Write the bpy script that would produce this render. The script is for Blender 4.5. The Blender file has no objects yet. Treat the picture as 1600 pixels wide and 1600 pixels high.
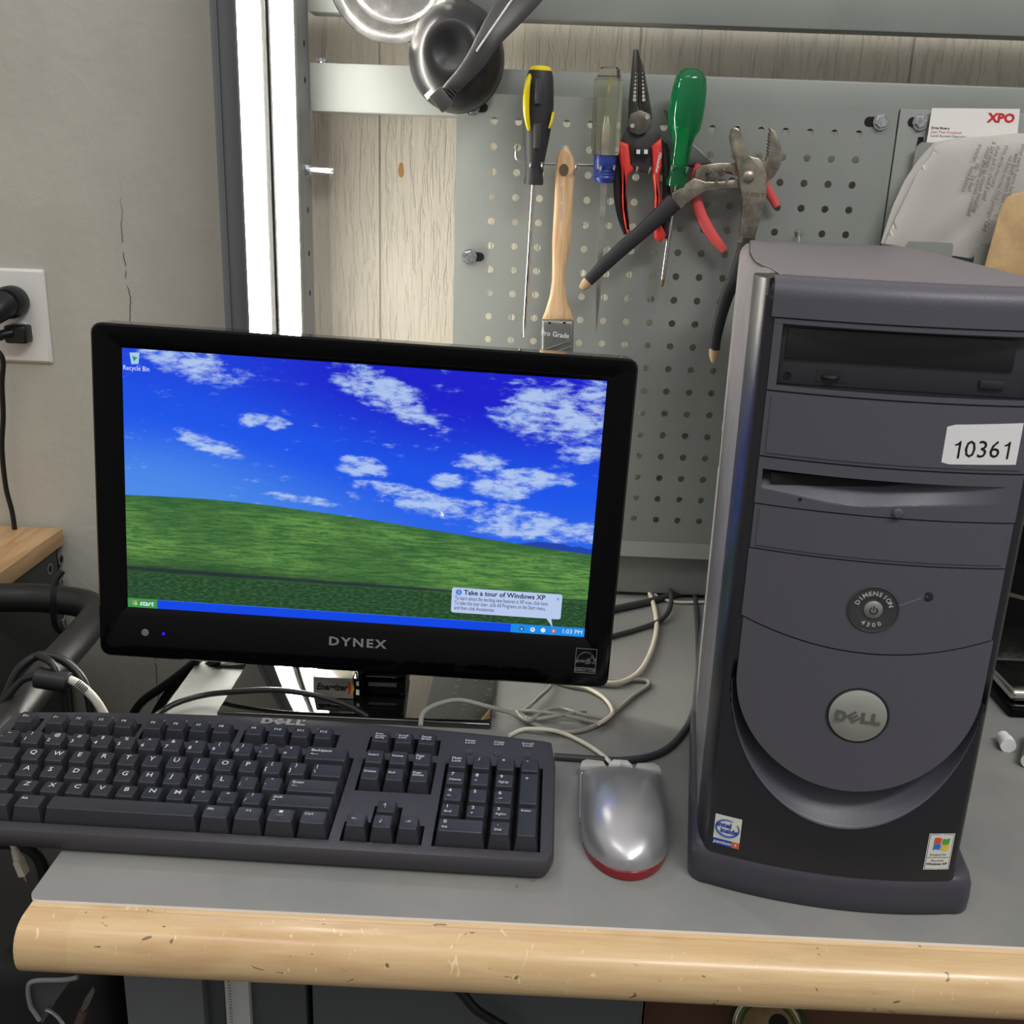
import bpy, bmesh, math, random
from mathutils import Vector, Matrix, Euler
PI = math.pi
C = bpy.context.scene.collection
random.seed(7)

# ------------------------------------------------------------------ camera
F_PX, CAM_H, PITCH, YAW, ROLL = 1609.69, 0.473705, 0.310133, 0.015830, 0.037291
_fw = Vector((-math.sin(YAW)*math.cos(PITCH), math.cos(YAW)*math.cos(PITCH), -math.sin(PITCH)))
_rt = Vector((math.cos(YAW), math.sin(YAW), 0))
_up = _rt.cross(_fw)
_r2 = _rt*math.cos(ROLL) + _up*math.sin(ROLL)
_u2 = -_rt*math.sin(ROLL) + _up*math.cos(ROLL)
CAM = Vector((0, 0, CAM_H))
cd = bpy.data.cameras.new('camera')
cam = bpy.data.objects.new('camera', cd); C.objects.link(cam)
cd.sensor_width = 36; cd.lens = F_PX*36/1600; cd.clip_start = 0.01
M3 = Matrix((_r2, _u2, -_fw)).transposed()
cam.matrix_world = Matrix.Translation(CAM) @ M3.to_4x4()
bpy.context.scene.camera = cam

# ------------------------------------------------------------------ world, lights, exposure
sc = bpy.context.scene
sc.view_settings.view_transform = 'Standard'
sc.view_settings.look = 'None'
sc.view_settings.exposure = 0.0
sc.view_settings.gamma = 1.0
w = bpy.data.worlds.new('world'); sc.world = w; w.use_nodes = True
# dim workshop around the bench: lighter towards the ceiling, darker towards the floor
_wt = w.node_tree; _g = _wt.nodes.new('ShaderNodeTexCoord'); _s = _wt.nodes.new('ShaderNodeSeparateXYZ'); _r = _wt.nodes.new('ShaderNodeMapRange')
_wt.links.new(_g.outputs['Generated'], _s.inputs[0]); _wt.links.new(_s.outputs[2], _r.inputs[0])
for _i, _v in enumerate((-0.4, 0.9, 0.14, 0.72)): _r.inputs[_i+1].default_value = _v
_wt.links.new(_r.outputs[0], _wt.nodes['Background'].inputs[1])
_wt.nodes['Background'].inputs[0].default_value = (1.0, 0.98, 0.96, 1)

def area(name, loc, target, sx, sy, power, col):
    l = bpy.data.lights.new(name, 'AREA'); l.shape = 'RECTANGLE'; l.size = sx; l.size_y = sy
    l.energy = power; l.color = col
    o = bpy.data.objects.new(name, l); C.objects.link(o); o.location = loc
    o.rotation_euler = (Vector(target)-Vector(loc)).to_track_quat('-Z', 'Y').to_euler()
    return o
# fluorescent fixtures on the workshop ceiling
area('ceiling_light', (-0.75, -0.1, 2.0), (-0.6, 0.4, 0), 1.2, 0.25, 6, (1.0, 0.97, 0.92))
area('ceiling_light', (0.9, -0.5, 2.0), (0.5, 0.6, 0.2), 1.2, 0.25, 26, (1.0, 0.98, 0.95))
LED_STRENGTH = 61.0

# ------------------------------------------------------------------ helpers
def s2l(c):
    return tuple(((x/255)/12.92 if x/255 <= 0.04045 else ((x/255+0.055)/1.055)**2.4) for x in c)
def pix(u, v, Y):
    """world point where the viewing ray of photo pixel (u, v) meets the plane y = Y"""
    d = _r2*((u-800)/F_PX) - _u2*((v-800)/F_PX) + _fw
    return CAM + d*(Y/d.y)
def pixz(u, v, z):
    d = _r2*((u-800)/F_PX) - _u2*((v-800)/F_PX) + _fw
    return CAM + d*((z-CAM_H)/d.z)

class NT:
    def __init__(s, m): s.t = m.node_tree; s.n = s.t.nodes; s.l = s.t.links
    def add(s, ty, **kw):
        n = s.n.new(ty)
        for k, v in kw.items(): setattr(n, k, v)
        return n
    def con(s, a, b): s.l.new(a, b)
    def val(s, sock, v):
        if hasattr(v, 'node'): s.l.new(v, sock)
        else: sock.default_value = v
    def m(s, op, a, b=0.0, c=None):
        n = s.add('ShaderNodeMath', operation=op); s.val(n.inputs[0], a); s.val(n.inputs[1], b)
        if c is not None: s.val(n.inputs[2], c)
        return n.outputs[0]
    def ss(s, x, lo, hi, a=0.0, b=1.0):
        n = s.add('ShaderNodeMapRange'); n.interpolation_type = 'SMOOTHSTEP'
        s.val(n.inputs[0], x); s.val(n.inputs[1], lo); s.val(n.inputs[2], hi); s.val(n.inputs[3], a); s.val(n.inputs[4], b)
        return n.outputs[0]
    def mix(s, f, a, b):
        n = s.add('ShaderNodeMix', data_type='RGBA'); s.val(n.inputs[0], f)
        s.val(n.inputs[6], a if hasattr(a, 'node') else (*a[:3], 1)); s.val(n.inputs[7], b if hasattr(b, 'node') else (*b[:3], 1))
        return n.outputs[2]
    def noise(s, vec, scale, detail=3, rough=0.5, dist=0):
        n = s.add('ShaderNodeTexNoise'); s.con(vec, n.inputs['Vector']); n.inputs['Scale'].default_value = scale
        n.inputs['Detail'].default_value = detail; n.inputs['Roughness'].default_value = rough; n.inputs['Distortion'].default_value = dist
        return n.outputs['Fac']
    def scalev(s, vec, sc_, loc=(0, 0, 0)):
        n = s.add('ShaderNodeMapping'); s.con(vec, n.inputs[0]); n.inputs['Scale'].default_value = sc_; n.inputs['Location'].default_value = loc
        return n.outputs[0]
    def coord(s, k='Object'): return s.add('ShaderNodeTexCoord').outputs[k]
    def bump(s, h, strength, dist):
        n = s.add('ShaderNodeBump'); n.inputs['Strength'].default_value = strength; n.inputs['Distance'].default_value = dist
        s.con(h, n.inputs['Height']); return n.outputs[0]
    def bsdf(s): return s.n['Principled BSDF']

def mat(name, col, rough=0.5, metal=0.0, spec=0.5, coat=0.0, grain=0.0, gscale=800, var=0.0, vscale=20, trans=0.0, ior=1.45, emit=None, estr=0, alpha=1.0):
    m = bpy.data.materials.new(name); m.use_nodes = True; t = NT(m); b = t.bsdf()
    c = s2l(col)
    b.inputs['Base Color'].default_value = (*c, 1); b.inputs['Roughness'].default_value = rough
    b.inputs['Metallic'].default_value = metal; b.inputs['Specular IOR Level'].default_value = spec
    b.inputs['Coat Weight'].default_value = coat; b.inputs['Transmission Weight'].default_value = trans
    b.inputs['IOR'].default_value = ior; b.inputs['Alpha'].default_value = alpha
    v = t.coord()
    if var:
        n = t.noise(v, vscale, 5, 0.6)
        t.con(t.mix(t.ss(n, 0.3, 0.7), tuple(x*(1-var) for x in c), tuple(min(1, x*(1+var)) for x in c)), b.inputs['Base Color'])
        t.con(t.ss(n, 0.25, 0.75, max(0.02, rough-0.06), min(1, rough+0.08)), b.inputs['Roughness'])
    if grain:
        t.con(t.bump(t.noise(v, gscale, 2), grain, 0.0005), b.inputs['Normal'])
    if emit:
        b.inputs['Emission Color'].default_value = (*s2l(emit), 1); b.inputs['Emission Strength'].default_value = estr
    return m

def link_obj(name, me, parent=None):
    o = bpy.data.objects.new(name, me); C.objects.link(o)
    if parent is not None: o.parent = parent
    return o
def obj(name, bm, m, parent=None, smooth=35, recalc=True):
    if recalc: bmesh.ops.recalc_face_normals(bm, faces=bm.faces)
    me = bpy.data.meshes.new(name); bm.to_mesh(me); bm.free()
    for x in (m if isinstance(m, (list, tuple)) else [m]): me.materials.append(x)
    for p in me.polygons: p.use_smooth = True
    me.set_sharp_from_angle(angle=math.radians(smooth))
    return link_obj(name, me, parent)
def thing(name, label, cat, loc=(0, 0, 0), rot=(0, 0, 0), group=None):
    o = bpy.data.objects.new(name, None); C.objects.link(o); o.location = loc; o.rotation_euler = rot
    o.empty_display_size = 0.02
    tag(o, label, cat, group); return o
def tag(o, label, cat, group=None):
    o['label'] = label; o['category'] = cat
    if group: o['group'] = group
    return o
def struct(name, bm, m):
    o = obj(name, bm, m); o['kind'] = 'structure'; return o
def keepw(o, parent):
    """parent while the mesh is written in world coordinates"""
    o.parent = parent
    loc = Matrix.Translation(parent.location) @ parent.rotation_euler.to_matrix().to_4x4()
    o.matrix_parent_inverse = loc.inverted(); return o

def NB(): return bmesh.new()
def tagmat(faces, i):
    for f in faces: f.material_index = i
def box(bm, x0, x1, y0, y1, z0, z1, bev=0.0, seg=2, M=None, mi=0):
    b2 = bmesh.new()
    r = bmesh.ops.create_cube(b2, size=1)
    for v in b2.verts:
        v.co = Vector(((x0+x1)/2 + v.co.x*(x1-x0), (y0+y1)/2 + v.co.y*(y1-y0), (z0+z1)/2 + v.co.z*(z1-z0)))
    if bev: bmesh.ops.bevel(b2, geom=list(b2.edges), offset=bev, segments=seg, profile=0.5, affect='EDGES')
    if M is not None: bmesh.ops.transform(b2, matrix=M, verts=b2.verts)
    merge(bm, b2, mi)
def merge(bm, b2, mi=0):
    vm = {}
    for v in b2.verts: vm[v] = bm.verts.new(v.co)
    for f in b2.faces:
        try:
            nf = bm.faces.new([vm[v] for v in f.verts]); nf.material_index = mi if mi else f.material_index
        except ValueError: pass
    b2.free()
def prism(bm, pts, d, bev=0.0, seg=2, mi=0):
    """polygon of 3D points extruded by vector d"""
    b2 = bmesh.new()
    vs = [b2.verts.new(p) for p in pts]; f = b2.faces.new(vs)
    r = bmesh.ops.extrude_face_region(b2, geom=[f])
    nv = [e for e in r['geom'] if isinstance(e, bmesh.types.BMVert)]
    bmesh.ops.translate(b2, verts=nv, vec=Vector(d))
    bmesh.ops.recalc_face_normals(b2, faces=b2.faces)
    if bev:
        fs = [f for f in b2.faces if len(f.verts) == len(pts) and len(pts) != 4 or abs(f.normal.dot(Vector(d).normalized())) > 0.9]
        es = set(e for f in fs for e in f.edges)
        bmesh.ops.bevel(b2, geom=list(es), offset=bev, segments=seg, profile=0.5, affect='EDGES')
    merge(bm, b2, mi)
def crom(pts, n=8, closed=False):
    P = [Vector(p) for p in pts]
    if len(P) < 3: return P
    out = []
    for i in range(len(P)-1):
        p0 = P[max(i-1, 0)]; p1 = P[i]; p2 = P[i+1]; p3 = P[min(i+2, len(P)-1)]
        for k in range(n):
            t = k/n
            out.append(0.5*((2*p1) + (p2-p0)*t + (2*p0-5*p1+4*p2-p3)*t*t + (3*p1-p0-3*p2+p3)*t**3))
    out.append(P[-1]); return out
def crom1(vals, n=8): return [v.x for v in crom([(x, 0, 0) for x in vals], n)]
def tube(bm, pts, r, seg=10, mi=0, flat=1.0, flatdir=None, cap=True):
    pts = [Vector(p) for p in pts]
    rs = r if isinstance(r, (list, tuple)) else [r]*len(pts)
    T = [(pts[min(i+1, len(pts)-1)]-pts[max(i-1, 0)]).normalized() for i in range(len(pts))]
    a = Vector(flatdir) if flatdir is not None else (Vector((0, 0, 1)) if abs(T[0].z) < 0.9 else Vector((1, 0, 0)))
    n = (a - T[0]*a.dot(T[0])).normalized()
    rings = []
    for i, p in enumerate(pts):
        if flatdir is not None: n = (a - T[i]*a.dot(T[i])).normalized()
        else: n = (n - T[i]*n.dot(T[i])).normalized()
        b = T[i].cross(n)
        rings.append([bm.verts.new(p + (n*math.cos(2*PI*k/seg)*flat + b*math.sin(2*PI*k/seg))*rs[i]) for k in range(seg)])
    for i in range(len(rings)-1):
        for k in range(seg):
            f = bm.faces.new((rings[i][k], rings[i][(k+1) % seg], rings[i+1][(k+1) % seg], rings[i+1][k])); f.material_index = mi
    if cap:
        for q in (rings[0][::-1], rings[-1]):
            f = bm.faces.new(q); f.material_index = mi
def lathe(bm, prof, M=None, seg=32, mi=0, sx=1.0, sy=1.0):
    """profile [(r, z)] about local z"""
    rings = []
    for r, z in prof:
        if r < 1e-6: rings.append([bm.verts.new((0, 0, z))])
        else: rings.append([bm.verts.new((r*math.cos(2*PI*k/seg)*sx, r*math.sin(2*PI*k/seg)*sy, z)) for k in range(seg)])
    if M is not None:
        for R_ in rings:
            for v in R_: v.co = M @ v.co
    for i in range(len(rings)-1):
        A, B = rings[i], rings[i+1]
        for k in range(seg):
            k2 = (k+1) % seg
            if len(A) == 1 and len(B) == 1: continue
            if len(A) == 1: f = bm.faces.new((A[0], B[k2], B[k]))
            elif len(B) == 1: f = bm.faces.new((A[k], A[k2], B[0]))
            else: f = bm.faces.new((A[k], A[k2], B[k2], B[k]))
            f.material_index = mi
def axis(p, d, roll=0):
    """matrix with local z along d at p"""
    q = Vector(d).to_track_quat('Z', 'Y'); return Matrix.Translation(p) @ q.to_matrix().to_4x4() @ Matrix.Rotation(roll, 4, 'Z')
def hexbolt(bm, p, d, r=0.006, h=0.004, washer=True):
    M = axis(p, d, 0.3)
    if washer: lathe(bm, [(0, 0), (r*1.25, 0), (r*1.25, 0.0012), (0, 0.0012)], M, 20)
    lathe(bm, [(r*1.05, 0.001), (r*1.05, h), (r*0.9, h+0.0008), (0, h+0.0008)], M, 6)

_tc = {}
def text_geo(s, size=1.0, align='CENTER', bold=0.0, shear=0.0, space=1.0, line=1.0):
    k = (s, align, bold, shear, space, line)
    if k not in _tc:
        c = bpy.data.curves.new('lettering', 'FONT'); c.body = s; c.size = 1; c.align_x = align; c.align_y = 'CENTER'
        c.resolution_u = 2; c.offset = bold; c.shear = shear; c.space_character = space; c.space_line = line
        o = bpy.data.objects.new('lettering', c); me = o.to_mesh()
        _tc[k] = ([tuple(v.co) for v in me.vertices], [tuple(p.vertices) for p in me.polygons])
        o.to_mesh_clear(); bpy.data.objects.remove(o); bpy.data.curves.remove(c)
    return _tc[k]
def text(bm, s, size, M, align='CENTER', bold=0.0, shear=0.0, mi=0, space=1.0, line=1.0, fn=None, sx=1.0):
    """flat lettering in the local xy plane of M (or mapped by fn)"""
    V, Fc = text_geo(s, size, align, bold, shear, space, line)
    vs = []
    for x, y, z in V:
        if fn: vs.append(bm.verts.new(fn(x*size*sx, y*size)))
        else: vs.append(bm.verts.new(M @ Vector((x*size*sx, y*size, 0))))
    for f in Fc:
        try:
            nf = bm.faces.new([vs[i] for i in f]); nf.material_index = mi
        except ValueError: pass
def frame(o, ex, ey):
    """matrix: origin o, local x along ex, y along ey"""
    ex = Vector(ex).normalized(); ez = ex.cross(Vector(ey)).normalized(); ey = ez.cross(ex)
    m = Matrix((ex, ey, ez)).transposed().to_4x4(); m.translation = Vector(o); return m
def flat(bm, pts, mi=0):
    f = bm.faces.new([bm.verts.new(p) for p in pts]); f.material_index = mi; return f
def rrect(x0, x1, y0, y1, r, n=4):
    out = []
    for cx, cy, a in ((x1-r, y1-r, 0), (x0+r, y1-r, PI/2), (x0+r, y0+r, PI), (x1-r, y0+r, 1.5*PI)):
        for k in range(n+1): out.append((cx+r*math.cos(a+PI/2*k/n), cy+r*math.sin(a+PI/2*k/n)))
    return out
def area_poly(x): return x

# ------------------------------------------------------------------ materials
M_PEG = mat('painted_steel', (133, 137, 133), 0.42, 0.0, 0.5, grain=0.05, gscale=400, var=0.04, vscale=9)
M_STEEL_DK = mat('dark_painted_steel', (70, 72, 73), 0.45, var=0.06)
M_BOLT = mat('zinc_bolt', (200, 202, 206), 0.22, 0.95, var=0.15, vscale=300)
M_BLACK = mat('black_plastic', (26, 27, 30), 0.42)
M_GLOSS = mat('gloss_black', (4, 4, 6), 0.07, spec=0.2)
M_RUBBER = mat('black_rubber', (34, 35, 37), 0.6, grain=0.1, gscale=500)
M_CHROME = mat('polished_steel', (214, 212, 205), 0.16, 1.0, var=0.06, vscale=60)
M_TOOLSTEEL = mat('tool_steel', (182, 179, 172), 0.34, 0.85, var=0.12, vscale=90)
M_WHITE = mat('white_plastic', (224, 224, 220), 0.4)
M_CREAM = mat('cream_cable', (214, 208, 190), 0.4)
M_GCABLE = mat('grey_cable', (150, 148, 140), 0.45)
M_DCABLE = mat('dark_cable', (58, 61, 64), 0.45)
M_BCABLE = mat('black_cable', (20, 21, 23), 0.38)
M_PRINT = mat('white_print', (215, 217, 222), 0.5)
M_HOLE = mat('dark_recess', (12, 12, 13), 0.8)

# ------------------------------------------------------------------ structure
def m_drywall():
    m = bpy.data.materials.new('painted_drywall'); m.use_nodes = True; t = NT(m); b = t.bsdf(); v = t.coord()
    base = t.mix(t.ss(t.noise(v, 5, 5, 0.6), 0.3, 0.7), s2l((176, 175, 165)), s2l((186, 185, 175)))
    # scuffs and hairline crack
    sc1 = t.noise(t.scalev(v, (3.0, 1, 14.0)), 3, 4, 0.6, 1.5)
    base = t.mix(t.ss(sc1, 0.70, 0.76, 0, 0.35), base, s2l((110, 106, 98)))
    sp = t.add('ShaderNodeSeparateXYZ'); t.con(v, sp.inputs[0])
    wob = t.m('MULTIPLY', t.m('SUBTRACT', t.noise(t.scalev(v, (0.01, 1, 1)), 14, 5, 0.7), 0.5), 0.02)
    dx = t.m('ABSOLUTE', t.m('SUBTRACT', t.m('SUBTRACT', sp.outputs[0], -0.5), wob))
    msk = t.m('MULTIPLY', t.ss(dx, 0.0003, 0.0011, 1, 0), t.ss(t.noise(v, 30, 2), 0.44, 0.50))
    lo = t.ss(sp.outputs[2], 0.38, 0.48, 1, 0)
    base = t.mix(t.m('MULTIPLY', t.m('MULTIPLY', msk, lo), 0.85), base, s2l((45, 42, 38)))
    t.con(base, b.inputs['Base Color']); b.inputs['Roughness'].default_value = 0.6
    t.con(t.bump(t.noise(v, 55, 4, 0.6), 0.35, 0.003), b.inputs['Normal']); return m
def m_woodwall():
    m = bpy.data.materials.new('painted_plywood'); m.use_nodes = True; t = NT(m); b = t.bsdf(); v = t.coord()
    g = t.noise(t.scalev(v, (115, 1, 11)), 1.8, 4, 0.55, 0.9)
    g2 = t.noise(t.scalev(v, (220, 1, 10)), 1.2, 2, 0.5, 0.3)
    base = t.mix(t.ss(t.noise(v, 3, 3), 0.3, 0.7), s2l((202, 196, 180)), s2l((210, 204, 189)))
    base = t.mix(t.ss(g, 0.28, 0.40, 0.06, 0), base, s2l((140, 128, 108)))
    sp = t.add('ShaderNodeSeparateXYZ'); t.con(v, sp.inputs[0])
    gr = None
    for gx in (-0.190, 0.105, 0.41):
        d = t.ss(t.m('ABSOLUTE', t.m('SUBTRACT', sp.outputs[0], gx)), 0.0006, 0.0015, 1, 0)
        gr = d if gr is None else t.m('MAXIMUM', gr, d)
    base = t.mix(t.m('MULTIPLY', gr, 0.6), base, s2l((110, 98, 80)))
    dx = t.m('DIVIDE', t.m('SUBTRACT', sp.outputs[0], -0.165), 0.0035); dz = t.m('DIVIDE', t.m('SUBTRACT', sp.outputs[2], 0.482), 0.0085)
    rr = t.m('ADD', t.m('ADD', t.m('MULTIPLY', dx, dx), t.m('MULTIPLY', dz, dz)), t.m('MULTIPLY', t.m('SUBTRACT', t.noise(v, 250, 3), 0.5), 1.6))
    base = t.mix(t.ss(rr, 0.85, 1.0, 1, 0), base, s2l((176, 130, 72)))
    t.con(base, b.inputs['Base Color']); b.inputs['Roughness'].default_value = 0.55
    h = t.m('SUBTRACT', t.m('ADD', t.ss(g, 0.28, 0.5), t.m('MULTIPLY', g2, 0.5)), gr)
    t.con(t.bump(h, 0.7, 0.0018), b.inputs['Normal']); return m
b = NB(); box(b, -1.6, -0.30, 1.27, 1.36, -0.95, 1.6); struct('wall_back', b, m_drywall())
b = NB(); box(b, -0.30, 1.6, 1.27, 1.36, -0.95, 1.6); struct('wall_back', b, m_woodwall())
b = NB(); box(b, -1.6, 1.6, -0.8, 1.36, -1.0, -0.95)
struct('floor', b, mat('concrete_floor', (92, 90, 86), 0.7, var=0.15))
# ------------------------------------------------------------------ workbench: worktop, uprights, rails
def m_maple():
    m = bpy.data.materials.new('maple_worktop'); m.use_nodes = True; t = NT(m); b = t.bsdf(); v = t.coord()
    br = t.add('ShaderNodeTexBrick'); t.con(t.scalev(v, (1, 1, 1)), br.inputs['Vector'])
    sp = t.add('ShaderNodeSeparateXYZ'); t.con(v, sp.inputs[0])
    # staves run along x; stave index from y and z
    sy = t.m('ADD', t.m('MULTIPLY', sp.outputs[1], 28), t.m('MULTIPLY', sp.outputs[2], -12))
    row = t.m('FLOOR', sy); xx = t.m('ADD', t.m('MULTIPLY', sp.outputs[0], 1.9), t.m('MULTIPLY', row, 0.37))
    wn = t.add('ShaderNodeTexWhiteNoise', noise_dimensions='2D'); cx = t.add('ShaderNodeCombineXYZ')
    t.con(t.m('FLOOR', xx), cx.inputs[0]); t.con(row, cx.inputs[1]); t.con(cx.outputs[0], wn.inputs[0])
    g = t.noise(t.scalev(v, (5, 60, 60)), 3, 5, 0.6, 0.8)
    t.n.remove(br)
    c = t.mix(wn.outputs[0], s2l((212, 180, 134)), s2l((226, 198, 152)))
    c = t.mix(t.ss(g, 0.35, 0.7, 0, 0.4), c, s2l((196, 156, 108)))
    big = t.noise(t.scalev(v, (3, 12, 12)), 2, 3, 0.6)
    c = t.mix(t.ss(big, 0.57, 0.75, 0, 0.45), c, s2l((184, 136, 92)))
    seam = t.m('ABSOLUTE', t.m('SUBTRACT', t.m('FRACT', sy), 0.5)); c = t.mix(t.ss(seam, 0.485, 0.499, 0, 0.45), c, s2l((150, 105, 60)))
    # nicks, scratches and dirt
    for k, (ax, az, sc_) in enumerate(((30, 60, 1.3), (60, 25, 1.7))):
        n = t.noise(t.scalev(v, (ax, 30, az), (k*3.1, 0, 0)), sc_, 2, 0.4, 2.2)
        c = t.mix(t.ss(n, 0.70, 0.73, 0, 0.8), c, s2l((92, 72, 50)) if k == 0 else s2l((238, 214, 176)))
    n = t.noise(t.scalev(v, (4, 22, 22), (5, 2, 1)), 2.2, 6, 0.7)
    c = t.mix(t.ss(n, 0.6, 0.78, 0, 0.55), c, s2l((168, 150, 128)))
    vo = t.add('ShaderNodeTexVoronoi'); t.con(t.scalev(v, (38, 45, 60)), vo.inputs['Vector']); vo.inputs['Scale'].default_value = 1
    wn2 = t.add('ShaderNodeTexWhiteNoise'); t.con(vo.outputs['Position'], wn2.inputs[0])
    dot = t.m('MULTIPLY', t.ss(vo.outputs['Distance'], 0.03, 0.07, 1, 0), t.ss(wn2.outputs[0], 0.80, 0.82))
    c = t.mix(t.m('MULTIPLY', dot, 0.7), c, s2l((110, 80, 50)))
    t.con(c, b.inputs['Base Color'])
    t.con(t.ss(n, 0.3, 0.8, 0.24, 0.5), b.inputs['Roughness']); b.inputs['Coat Weight'].default_value = 0.25; b.inputs['Coat Roughness'].default_value = 0.2
    t.con(t.bump(t.noise(t.scalev(v, (8, 40, 40)), 6, 4), 0.12, 0.001), b.inputs['Normal']); return m
M_MAPLE = m_maple()
bench = thing('workbench', 'large grey steel workbench with rounded maple front edge under the grey mat', 'workbench', (0.33, 0.9, -0.95))
WT = -0.0022                                             # top of the maple, the mat lies on it
R0 = 0.0200; YC = 0.565
prof = [(1.25, WT), (1.0, WT), (0.62, WT)]
for k in range(15):
    a = PI/2 + PI*k/14; prof.append((YC + 0.020*math.copysign(abs(math.cos(a))**0.85, math.cos(a)), WT-R0 + R0*math.copysign(abs(math.sin(a))**0.9, math.sin(a))))
prof += [(0.62, WT-2*R0), (1.25, WT-2*R0)]
b = NB(); prism(b, [(-0.3242, y, z) for y, z in prof], (1.35, 0, 0))
keepw(obj('worktop', b, M_MAPLE, smooth=50), bench)
# left upright post: an open steel channel
b = NB()
PX0, PX1 = -0.334, -0.2475
box(b, PX0, PX1, 1.110, 1.1125, -0.0, 0.80)
box(b, PX1-0.002, PX1, 1.1125, 1.16, -0.0, 0.80)
box(b, PX0, PX0+0.002, 1.1125, 1.16, -0.0, 0.80)
box(b, PX0+0.006, PX0+0.0075, 1.1075, 1.110, -0.0, 0.80)
keepw(obj('upright_post', b, mat('post_paint', (112, 115, 118), 0.4), smooth=30), bench)
def rail(z0, z1, x0=-0.2475, x1=1.0, y0=1.16, dep=0.03):
    b = NB(); box(b, x0, x1, y0, y0+dep, z0, z1, 0.002); keepw(obj('cross_rail', b, M_PEG), bench)
rail(0.537, 0.585); rail(0.6325, 0.70); rail(0.005, 0.057, y0=1.162)
b = NB(); box(b, -0.33, 1.0, 1.245, 1.262, -0.03, 0.012, 0.002); keepw(obj('rear_rail', b, M_STEEL_DK), bench)
def boltpart(p, d, r=0.0062, h=0.0045, par=bench, shaft=0):
    b = NB(); hexbolt(b, Vector(p), d, r, h)
    if shaft: tube(b, [Vector(p), Vector(p)-Vector(d)*(-shaft)], 0.0035, 10)
    keepw(obj('bolt', b, M_BOLT), par)
boltpart((-0.236, 1.172, 0.585), (0, 0, 1))
b = NB(); hexbolt(b, Vector((PX1, 1.135, 0.4785)), (1, 0, 0), 0.006, 0.004); tube(b, [Vector((PX1, 1.135, 0.4785)), Vector((-0.219, 1.135, 0.4775))], 0.0036, 12)
keepw(obj('bolt', b, M_BOLT), bench)
b = NB()
for z in (0.60, 0.5655, 0.437, 0.392, 0.35, 0.3, 0.25):
    lathe(b, [(0.0032, 0), (0.0032, 0.0004), (0, 0.0004)], axis((PX1, 1.138, z), (1, 0, 0)), 12)
o = keepw(obj('post_hole', b, M_HOLE), bench)

# ---- pegboard with real holes
def cell(b, cx, cz, h, r, y, n=16):
    """square cell round a hole, front face at y and the hole's wall"""
    outer = []; inn = []; inb = []
    for k in range(n):
        a = 2*PI*k/n + PI/n*0; ca, sa = math.cos(a), math.sin(a); m_ = max(abs(ca), abs(sa))
        outer.append(b.verts.new((cx+h*ca/m_, y, cz+h*sa/m_))); inn.append(b.verts.new((cx+r*ca, y, cz+r*sa))); inb.append(b.verts.new((cx+r*ca, y+0.0015, cz+r*sa)))
    for k in range(n):
        k2 = (k+1) % n
        b.faces.new((outer[k], outer[k2], inn[k2], inn[k])); b.faces.new((inn[k], inn[k2], inb[k2], inb[k]))
YP = 1.1537
peg = thing('pegboard', 'grey perforated steel pegboard hanging on the bench rails behind the tools', 'pegboard', (0.137, YP, 0.057))
b = NB(); hx0 = -0.05228; hz0 = 0.53364; S = 0.0254
for i in range(16):
    for j in range(18): cell(b, hx0+i*S, hz0-j*S, S/2, 0.0038, YP)
gx0, gx1 = hx0-S/2, hx0+15.5*S; gz0, gz1 = hz0-17.5*S, hz0+S/2
EX0, EX1, EZ0, EZ1 = -0.0914, 0.3665, 0.074, 0.5597
for (a0, a1, c0, c1) in ((EX0, gx0, EZ0, EZ1), (gx1, EX1, EZ0, EZ1), (gx0, gx1, gz1, EZ1), (gx0, gx1, EZ0, gz0)):
    flat(b, [(a0, YP, c0), (a1, YP, c0), (a1, YP, c1), (a0, YP, c1)])
bmesh.ops.remove_doubles(b, verts=b.verts, dist=1e-5)
# folded edges
box(b, EX0, EX1, YP+0.0002, YP+0.006, EZ1-0.0012, EZ1+0.0004); box(b, EX0-0.0003, EX0+0.0012, YP+0.0002, YP+0.006, EZ0, EZ1)
box(b, EX1-0.0012, EX1+0.0003, YP+0.0002, YP+0.006, EZ0, EZ1)
prism(b, [(EX0, YP, EZ0), (EX1, YP, EZ0), (EX1, YP-0.007, EZ0-0.0165), (EX0, YP-0.007, EZ0-0.0165)], (0, 0.0015, 0.0004))
keepw(obj('perforated_panel', b, M_PEG, peg and None, smooth=25, recalc=False), peg)
def slotbolt(u, v, d, par):
    p = pix(u, v, YP-0.0006); b = NB()
    pts = [(p.x + x, p.y, p.z + z) for x, z in rrect(-0.0095+d, 0.0095+d, -0.0048, 0.0048, 0.0047, 5)]
    prism(b, pts, (0, 0.0005, 0)); keepw(obj('slot', b, M_HOLE), par)
    b = NB(); hexbolt(b, Vector((p.x-d*0.6, YP-0.0008, p.z)), (0, -1, 0), 0.0065, 0.0045); keepw(obj('bolt', b, M_BOLT), par)
slotbolt(742, 167.5, 0.004, peg); slotbolt(737, 401, 0.004, peg); slotbolt(1372, 190.5, -0.0045, peg)
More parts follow.
